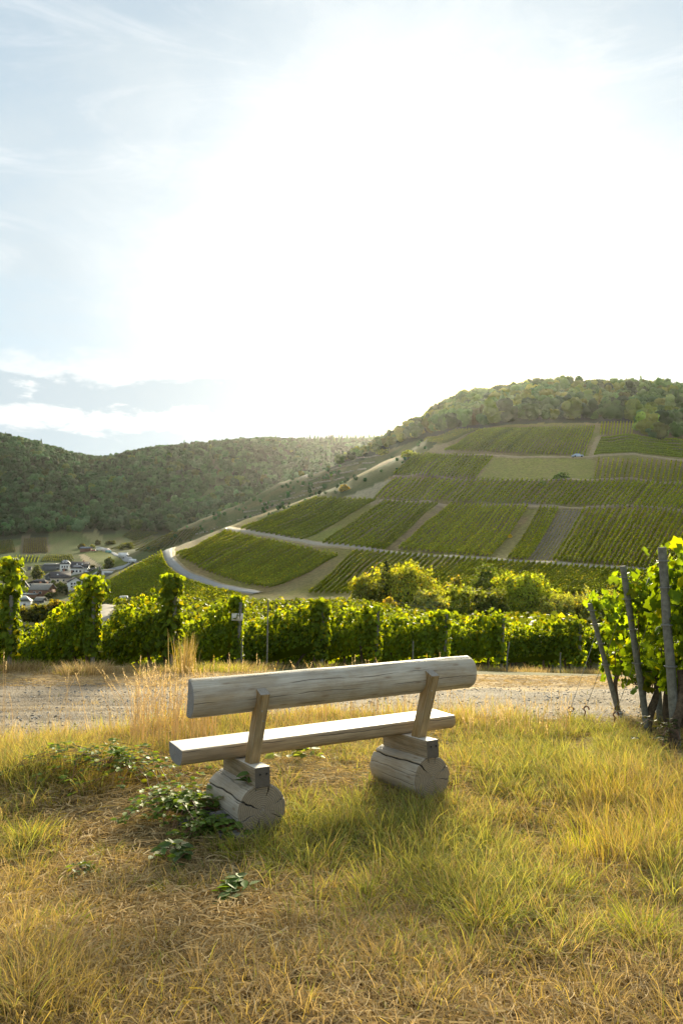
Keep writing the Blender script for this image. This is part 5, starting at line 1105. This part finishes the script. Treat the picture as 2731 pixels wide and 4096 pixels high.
def blades(n, ulo, uhi, y0, y1, mode):
    if mode == 'tuft':
        nt = n//30; u_ = ulo+(uhi-ulo)*rng.random(nt); y_ = y0*np.exp(np.log(y1/y0)*rng.random(nt)); x_ = u_*y_
        k = np.repeat(np.arange(nt), 30); sp = .035+.03*rng.random(nt)
        off = rng.normal(size=(len(k), 2))*sp[k][:, None]; x = x_[k]+off[:, 0]; y = y_[k]+off[:, 1]; lean = off/np.maximum(np.linalg.norm(off, axis=1), .01)[:, None]; tr = rng.random(nt)[k]; tr2 = rng.random(nt)[k]
        xc, yc = x_[k], y_[k]
    else:
        u_ = ulo+(uhi-ulo)*rng.random(n); y = y0*np.exp(np.log(y1/y0)*rng.random(n)); x = u_*y; lean = rng.normal(size=(n, 2)); lean /= np.linalg.norm(lean, axis=1)[:, None]; tr = rng.random(n); tr2 = rng.random(n); xc, yc = x, y
    return x, y, lean, tr, tr2, xc, yc
def blade_mesh(x, y, z, h, lean, bend, wd, colb, colt, flat=None):
    n = len(x); ts = np.array([0, .34, .68, 1.0]); wt = np.array([1.0, .9, .6, .08]); V = np.zeros((n, 4, 2, 3), np.float32)
    side = np.column_stack([-lean[:, 1], lean[:, 0]]); a_ = rng.normal(size=n)*.9; side = np.column_stack([side[:, 0]*np.cos(a_)-side[:, 1]*np.sin(a_), side[:, 0]*np.sin(a_)+side[:, 1]*np.cos(a_)])
    for k, (t_, w_) in enumerate(zip(ts, wt)):
        up = h*(t_-bend*.62*t_**2.4); out = h*bend*t_**1.7
        c = np.column_stack([x+lean[:, 0]*out, y+lean[:, 1]*out, z+up])
        o_ = np.column_stack([side*(wd*w_*.5)[:, None], np.zeros(n)])
        V[:, k, 0] = c-o_; V[:, k, 1] = c+o_
    b_ = np.array([[0,1,3,2],[2,3,5,4],[4,5,7,6]]); F = (b_[None]+(np.arange(n)*8)[:, None, None]).reshape(-1, 4)
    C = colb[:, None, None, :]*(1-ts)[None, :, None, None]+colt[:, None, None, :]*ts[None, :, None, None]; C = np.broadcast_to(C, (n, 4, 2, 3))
    return V.reshape(-1, 3), F, C.reshape(-1, 3)
PALE = np.array([.56, .45, .26]); GOLD = np.array([.50, .38, .07]); GRN = np.array([.16, .25, .03]); YGR = np.array([.38, .41, .04]); DULL = np.array([.27, .205, .10]); TAN = np.array([.44, .33, .175])
def pick(p, cols):
    p = np.maximum(p, 1e-4); p = p/p.sum(1, keepdims=True); c = np.cumsum(p, 1); r = rng.random(len(p))[:, None]; k = (r > c).sum(1).clip(0, len(cols)-1); return np.array(cols)[k], k
def in_road(X, Y, x, y):
    wob_ = (fbm(x*1.1, y*1.1, 4, 77)-.47)*46
    return Y < np.interp(X, [-900, 0, 250, 430, 700, 1100, 1400, 1800, 2600], [1722, 1716, 1690, 1655, 1640, 1648, 1652, 1646, 1640])+wob_
def inlogs(x, y):
    q = np.zeros(len(x), bool)
    for (l_, *_r) in UNITS:
        P = np.column_stack([x-BO[0], y-BO[1]]); a_ = P@el_[:2]; b_ = P@eb_[:2]; q |= (abs(a_-l_) < .10) & (b_ < -.03) & (b_ > -.70)
    return q
def make_grass(name, n, mode, label, y0=1.9, y1=15.5, ymul=1.0):
    x, y, lean, tr, tr2, xc, yc = blades(n, -.62, .95, y0, y1, mode); z = H(x, y); X, Y, f1, f2, green, gold, bare, pale, tall = zones(xc, yc, H(xc, yc))
    road = in_road(X, Y, x, y)
    keep = ~(road & (rng.random(len(x)) > .015)) & ~inlogs(x, y)
    if mode == 'tuft':
        keep &= tr2 < np.clip(.25+1.2*(f1-.35)+.6*tall+.45*green+.2*gold-1.1*bare, .04, 1)
        pg = (green+.03)*(.3+2.2*np.clip(f1-.25, 0, 1))*1.9; cb, ki = pick(np.column_stack([pg*.55, pg*.8, gold*.75+.10, .20+.4*pale, .22+0*pg]), [GRN, YGR, GOLD, TAN, DULL])
        h = (.09+.10*tr+.24*np.clip(tall, 0, 1.1)*(.5+.9*f2)+.10*np.clip(green, 0, 1))*(.55+.6*rng.random(len(x))); bend = .25+.6*rng.random(len(x))
    else:
        keep &= rng.random(len(x)) < np.clip(.15+1.7*(f2-.25)-.2*bare+.2*tall, .1, 1)
        pg = (green+.02)*(.3+1.6*np.clip(f1-.3, 0, 1))*1.3; cb, ki = pick(np.column_stack([pg*.4, pg*.6, gold*.8+.06, .30+.4*pale+.6*bare, .35+0*pg, .10+.5*pale+.4*bare]), [GRN, YGR, GOLD, TAN, DULL, PALE])
        h = (.045+.05*f2+.20*np.clip(tall, 0, 1.1)*tr+.05*np.clip(gold+green, 0, 1))*(.5+.9*rng.random(len(x)))*(1-.4*np.clip(bare, 0, 1)); bend = .3+.7*rng.random(len(x))
    wd = (.0021+.0020*rng.random(len(x))+.0016*(ki < 2))*(1+.06*y)
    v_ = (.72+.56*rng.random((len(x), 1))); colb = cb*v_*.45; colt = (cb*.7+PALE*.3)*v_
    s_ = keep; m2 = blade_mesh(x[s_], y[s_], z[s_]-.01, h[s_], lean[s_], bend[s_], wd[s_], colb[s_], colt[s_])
    return props(link(name, npmesh(name, m2[0], m2[1], M_GRASS, m2[2])), label, 'grass', kind='stuff')
make_grass('grass_tufts', 290000, 'tuft', 'tufts of green and golden meadow grass round the bench')
make_grass('short_grass', 265000, 'even', 'short dry meadow grass covering the slope')
# lying straw
n = 190000; x, y, lean, tr, tr2, _, _ = blades(n, -.62, .95, 1.9, 16.8, 'even'); z = H(x, y); X, Y, f1, f2, green, gold, bare, pale, tall = zones(x, y, z)
keep = ~(in_road(X, Y, x, y) & (Y > 1578)) & ~inlogs(x, y); L = .05+.13*rng.random(n); cb, _k = pick(np.column_stack([np.full(n, .45), np.full(n, .2)+.3*pale+.4*bare, np.full(n, .35), .2*gold]), [TAN, PALE, DULL, GOLD])
hz = .004+.045*rng.random(n)**1.5*(1+tall); ts = np.array([0, .34, .68, 1.]); side = np.column_stack([-lean[:, 1], lean[:, 0]]); cv = rng.normal(size=n)*.25; rise = rng.normal(size=n)*.25
V = np.zeros((n, 4, 2, 3), np.float32); wd = (.0024+.002*rng.random(n))*(1+.06*y)
for k, t_ in enumerate(ts):
    c = np.column_stack([x+(lean[:, 0]*(t_-.5)+side[:, 0]*cv*(t_-.5)**2*2)*L, y+(lean[:, 1]*(t_-.5)+side[:, 1]*cv*(t_-.5)**2*2)*L, z+hz+rise*(t_-.5)*L*.5-(t_-.5)**2*.02]); o_ = np.column_stack([side*(wd*.5)[:, None], wd*.3])
    V[:, k, 0] = c-o_; V[:, k, 1] = c+o_
V = V[keep]; n = len(V); C = np.repeat((cb*(.7+.6*rng.random((len(cb), 1))))[keep], 8, 0); F = (np.array([[0,1,3,2],[2,3,5,4],[4,5,7,6]])[None]+(np.arange(n)*8)[:, None, None]).reshape(-1, 4)
props(link('straw', npmesh('straw', V.reshape(-1, 3), F, M_GRASS, C)), 'dead straw lying on the trodden slope and verge', 'straw', kind='stuff')
# shaggy dry tufts on the far verge and under the rows
def clump(cx, cy_, Yd, n, h, spread, cols, bendv=(.2, .7), bw_=.008):
    u_, _s = uv(cx, cy_); x0 = float(u_)*Yd; x = x0+rng.normal(size=n)*spread; y = Yd+rng.normal(size=n)*spread*.7; off = np.column_stack([x-x0, y-Yd]); lean = off/np.linalg.norm(off, axis=1)[:, None]
    cb = np.array(cols)[rng.integers(0, len(cols), n)]*(.7+.6*rng.random((n, 1)))
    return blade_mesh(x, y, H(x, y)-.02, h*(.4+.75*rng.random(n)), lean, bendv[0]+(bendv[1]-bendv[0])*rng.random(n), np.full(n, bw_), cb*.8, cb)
P_ = [clump(200, 1540, 15.6, 900, .36, .28, [PALE, TAN]), clump(425, 1540, 15.8, 170, .85, .10, [TAN, GOLD, PALE], (.02, .18)), clump(25, 1535, 16, 600, .33, .3, [TAN, DULL]), clump(470, 1540, 16.5, 700, .3, .4, [TAN, GRN, YGR]), clump(540, 1540, 17, 500, .3, .4, [TAN, YGR])]
for k in range(150):
    X_ = -80+rng.random()*1750; Yd = np.interp(X_, [0, 400, 560, 1330, 1568], [16.6, 17, 19, 23.3, 24])-rng.random()*1.6; P_.append(clump(X_, 1540, Yd, 90, .14+.16*rng.random(), .16, [TAN, PALE, DULL, [YGR, TAN][k % 2]]))
for k in range(60):
    X_ = -60+rng.random()*1700; P_.append(clump(X_, 1610, 11.0+rng.normal()*.35, 26, .05+.07*rng.random(), .16, [TAN, PALE, DULL]))
V, F, C = merge(P_); props(link('verge_grass', npmesh('verge_grass', V, F, M_GRASS, C)), 'shaggy dry grass along the far edge of the dirt road', 'grass', kind='stuff')
P_ = []
for X_, Y_, n, h, sp in [(560,1975,220,.22,.06),(880,1925,260,.24,.07),(1010,2085,240,.24,.06),(1160,1965,200,.24,.06),(1235,1752,320,.26,.10),(1475,2165,240,.26,.06),(1120,2135,200,.26,.05),(60,1930,240,.22,.08),(250,1965,120,.14,.05),(760,1990,200,.2,.06),(690,1900,220,.2,.08),(980,1850,200,.2,.07),(570,1735,200,.24,.07),(1270,1745,160,.22,.05),(1400,1730,160,.22,.06),(820,2080,140,.18,.05),(640,2010,160,.17,.06),(1330,1960,200,.3,.06),(930,2170,140,.16,.05),(400,2050,120,.13,.05),(150,2130,160,.16,.06),(1250,2060,180,.24,.06),(1500,1950,200,.38,.07),(1060,1760,200,.2,.08),(1180,1830,180,.2,.07)]:
    q = hit(X_, Y_, 1.8, 12); P_.append(clump(X_, Y_, q[1], n, h*1.05, sp, [GRN, YGR, YGR, GOLD], (.35, .95), .0034))
for k in range(46):
    X_, Y_ = (1290+rng.random()*330, 1780+rng.random()*250) if k < 28 else (-20+rng.random()*330, 1735+rng.random()*70)
    q = hit(X_, Y_, 1.8, 12); P_.append(clump(X_, Y_, q[1], 80, .34 if k < 28 else .36, .11, [TAN, GOLD, GOLD, YGR], (.1, .55), .0030))
for k in range(110):      # fringe along the near edge of the track
    X_ = -60+rng.random()*1250; Y_ = float(np.interp(X_, [0, 250, 430, 700, 1100, 1400], [1716, 1690, 1655, 1640, 1648, 1652]))+8+rng.normal()*7
    q = hit(X_, Y_, 5, 12); P_.append(clump(X_, Y_, q[1], 55, .24+.14*rng.random(), .10, [PALE, TAN, GOLD, YGR], (.1, .6), .0045))
for (l_, *_r) in UNITS:   # blades crowding the log feet
    for da, db in [(-.20,.06),(-.12,.10),(0,.11),(.12,.09),(.21,.05),(.22,-.1),(.22,-.3),(.22,-.5),(-.22,-.08),(-.22,-.25),(-.22,-.45),(-.2,-.65),(.05,.16),(-.08,.15)]:
        x, y = bw(l_+da, db); X_, Y_ = todisp(x, y, float(H(x, y))); P_.append(clump(float(X_), float(Y_), y, 46 if l_ else 26, (.15 if l_ else .10)+.05*rng.random(), .035, [GRN, YGR, GOLD, TAN], (.2, .8), .0034))
V, F, C = merge(P_); props(link('fresh_grass', npmesh('fresh_grass', V, F, M_GRASS, C)), 'fresh green and tall golden grass tufts scattered in the dry meadow', 'grass', kind='stuff')
# tall seed-headed stalks
n = 480; pick_ = rng.random(n); X_ = np.where(pick_ < .55, 300+rng.random(n)*200, np.where(pick_ < .82, 480+rng.random(n)*560, 1060+rng.random(n)*260)); X_[:14] = rng.random(14)*300
Yb = np.where(pick_ < .55, 1655+rng.random(n)*85, 1640+rng.random(n)*50); mb = MB(); hV = []
u_, s_ = uv(X_, Yb)
tips = []
for k in range(n):
    Yd = 2.05/(-float(s_[k])); Yd = Yd*1.05; x = float(u_[k])*Yd; g_ = float(H(x, Yd)); h_ = (.45+.55*rng.random())*(1. if pick_[k] < .82 else .55); a_ = rng.random()*6.28; b_ = (.03+.40*rng.random()**2)*h_
    f = np.linspace(0, 1, 6); pts = np.column_stack([x+math.cos(a_)*b_*f**2, Yd+math.sin(a_)*b_*f**2, g_+h_*f-b_*.3*f**2]); c = (PALE if rng.random() < .9 else GOLD)*(.9+.35*rng.random())*np.array([1.1, 1.15, 1.35])
    mb.tube(pts, np.linspace(.0026, .0014, 6), 4, c, False); d = pts[-1]-pts[-2]; d /= np.linalg.norm(d); tips.append((pts[-1], d, h_, c))
for (p_, d, h_, c) in tips:
    m_ = 34; hl = .09+.10*rng.random(); q = rng.random(m_); pos = p_-d*(q*hl)[:, None]+rng.normal(size=(m_, 3))*.003; tv = np.array([[0, -.5, 0], [.18, 0, .05], [0, .6, 0], [-.18, 0, -.05]])
    up = np.tile(d, (m_, 1))+rng.normal(size=(m_, 3))*.35; up /= np.linalg.norm(up, axis=1)[:, None]; r_ = rng.normal(size=(m_, 3)); xx = np.cross(up, r_); xx /= np.linalg.norm(xx, axis=1)[:, None]
    V, F, C = scatter(tv, np.array([[0,1,2,3]]), pos, np.stack([xx, up, np.cross(xx, up)], 2), .0115*(.7+.6*rng.random(m_)), np.tile(c*1.15, (m_, 1))); mb.add(V, F, C)
mb.obj('seed_stalks', M_GRASS); props(COL.objects[-1], 'tall pale grass stalks with seed heads left of and behind the bench', 'grass', kind='stuff')
# bramble and other broad-leaved plants
LV = np.array([[0,-.5,0],[.22,-.28,.04],[.33,.0,.06],[.22,.32,.02],[0,.6,-.08],[-.22,.32,.02],[-.33,0,.06],[-.22,-.28,.04],[0,0,-.03]]); LFc = np.array([[8, i, (i+1) % 8] for i in range(8)])
def bramble(name, label, cat, dx, dy, y0, n, spread, size, col, hgt=.18, stems=8, squash=1.):
    P = hit(dx, dy, y0, 12); root = props(empty(name, P), label, cat); pos = []; nm = []; dirs = []; mb = MB()
    per = max(3, n//(stems*3))
    for s_ in range(stems):
        a_ = rng.random()*6.28; L = spread*(.35+.75*rng.random()); tt = np.linspace(0, 1, per+2); hh = hgt*(.5+rng.random()*.8); cv = rng.normal()*.6
        px_ = P[0]+np.cos(a_+cv*tt)*L*tt; py_ = P[1]+np.sin(a_+cv*tt)*L*tt*squash; pz_ = H(px_, py_)+hh*np.sin(np.pi*(.15+.75*tt))**.8
        mb.tube(np.column_stack([px_, py_, pz_])-P, .0025, 5, (.8, .8, .8), False)
        for k in range(1, per+2):
            c = np.array([px_[k], py_[k], pz_[k]]); th = rng.random()*6.28
            for q in (-1, 0, 1):
                an = th+q*1.35; d = np.array([math.cos(an), math.sin(an), .15-.3*rng.random()]); pos.append(c+d*size*.55+np.array([0, 0, .02])); dirs.append(d); nm.append(np.array([0, 0, 1])+rng.normal(size=3)*.35)
    pos = np.array(pos); dirs = np.array(dirs); dirs /= np.linalg.norm(dirs, axis=1)[:, None]; nm = np.array(nm); xx = np.cross(dirs, nm); xx /= np.linalg.norm(xx, axis=1)[:, None]; zz = np.cross(xx, dirs)
    V, F, C = scatter(LV, LFc, pos, np.stack([xx, dirs, zz], 2), size*(.65+.6*rng.random(len(pos))), leafcol(len(pos), col, .25, .12)); link('leaves', npmesh('leaves', V-P, F, M_WEED, C), root)
    mb.obj('stem', plain('bramble_stem', (.16, .08, .05), .7), root); return root
BG = (.085, .145, .025)
bramble('bramble', 'low bramble thicket left of and below the left support log', 'bramble', 420, 1885, 3, 800, .46, .050, (.11, .175, .03), .15, 60)
bramble('bramble', 'bramble shoots crowding round the foot of the left support log', 'bramble', 495, 1925, 3, 260, .24, .050, (.11, .175, .03), .09, 24)
bramble('bramble', 'bramble runner with large leaves in the grass below the thicket', 'bramble', 435, 1985, 3, 42, .22, .075, (.07, .12, .03), .10, 4)
bramble('bramble', 'small bramble sprig farther down the slope in front of the left support log', 'bramble', 530, 2050, 3, 26, .2, .07, (.10, .16, .04), .06, 3)
bramble('bramble', 'leafy weed patch in the golden grass left of the bench', 'weed', 245, 1800, 3, 640, .95, .050, (.12, .19, .03), .26, 56, .5)
bramble('weed', 'pale green broad-leaved weed seen under the seat between the support logs', 'weed', 672, 1755, 6, 30, .22, .11, (.17, .22, .08), .16, 4)
bramble('weed', 'leafy sprig growing in front of the round end of the left support log', 'weed', 588, 1905, 4.9, 9, .10, .10, (.08, .14, .03), .30, 2)
bramble('weed', 'low weed with small leaves by the nearest leaning post', 'weed', 1520, 1735, 5, 60, .30, .05, (.05, .07, .02), .3, 9)
bramble('weed', 'small green weed at the left edge of the trodden patch', 'weed', 210, 2010, 2.5, 36, .2, .04, (.09, .13, .03), .05, 5)
# loose stones of the road
bm = bmesh.new(); bmesh.ops.create_icosphere(bm, subdivisions=1, radius=.5); tv = np.array([v.co[:] for v in bm.verts]); tf = np.array([[v.index for v in f.verts] for f in bm.faces]); bm.free()
n = 30000; u_ = -.62+1.24*rng.random(n); y = 7.4+7.6*rng.random(n)**1.2; x = u_*y; z = H(x, y); X, Y = todisp(x, y, z); st = in_road(X, Y, x, y) & (Y > np.interp(X, [0, 450, 1100, 1568], [1556, 1562, 1578, 1572])); pz = fbm(x*.8, y*2.2, 3, 99); st &= (pz > .47-.25*rng.random(n)) ; x, y, z = x[st], y[st], z[st]; n = len(x)
sz = .011+.040*rng.random(n)**5; g = (.10+.22*rng.random((n, 1)))*np.array([1, .98, .95])*np.where(rng.random((n, 1)) < .3, [1.25, 1.05, .8], [1., 1, 1]); mt = rot_rand(n); tv2 = tv*np.array([1, .75, .42])
V = np.einsum('ij,kj->ki', np.eye(3), tv2); c_, s_ = np.cos(rng.random(n)*6.28), np.sin(rng.random(n)*6.28); mz = np.stack([c_, -s_, 0*c_, s_, c_, 0*c_, 0*c_+.1*rng.normal(size=n), 0*c_, 1+0*c_], 1).reshape(n, 3, 3)
V, F, C = scatter(tv2, tf, np.column_stack([x, y, z+sz*.1]), mz, sz, g); V += rng.normal(size=V.shape)*.0015
props(link('gravel', npmesh('gravel', V, F, M_PEB, C)), 'loose slate gravel on the dirt road', 'gravel', kind='stuff')

# ------------------------------------------------------------------ haze
hb = MB(); zlo = float(GZ.min())-3; hb.box((0, 0, (zlo+205)/2), (44000, 20000, 205-zlo))
mh, t, o = mat('haze'); pv = t.add('ShaderNodeVolumePrincipled'); pv.inputs['Color'].default_value = (.95, .95, .92, 1); pv.inputs['Density'].default_value = .000021; pv.inputs['Anisotropy'].default_value = .78
t.l.new(pv.outputs[0], o.inputs['Volume'])
hz_ = hb.obj('haze', mh); props(hz_, 'thin evening haze filling the valley', 'haze', kind='stuff')
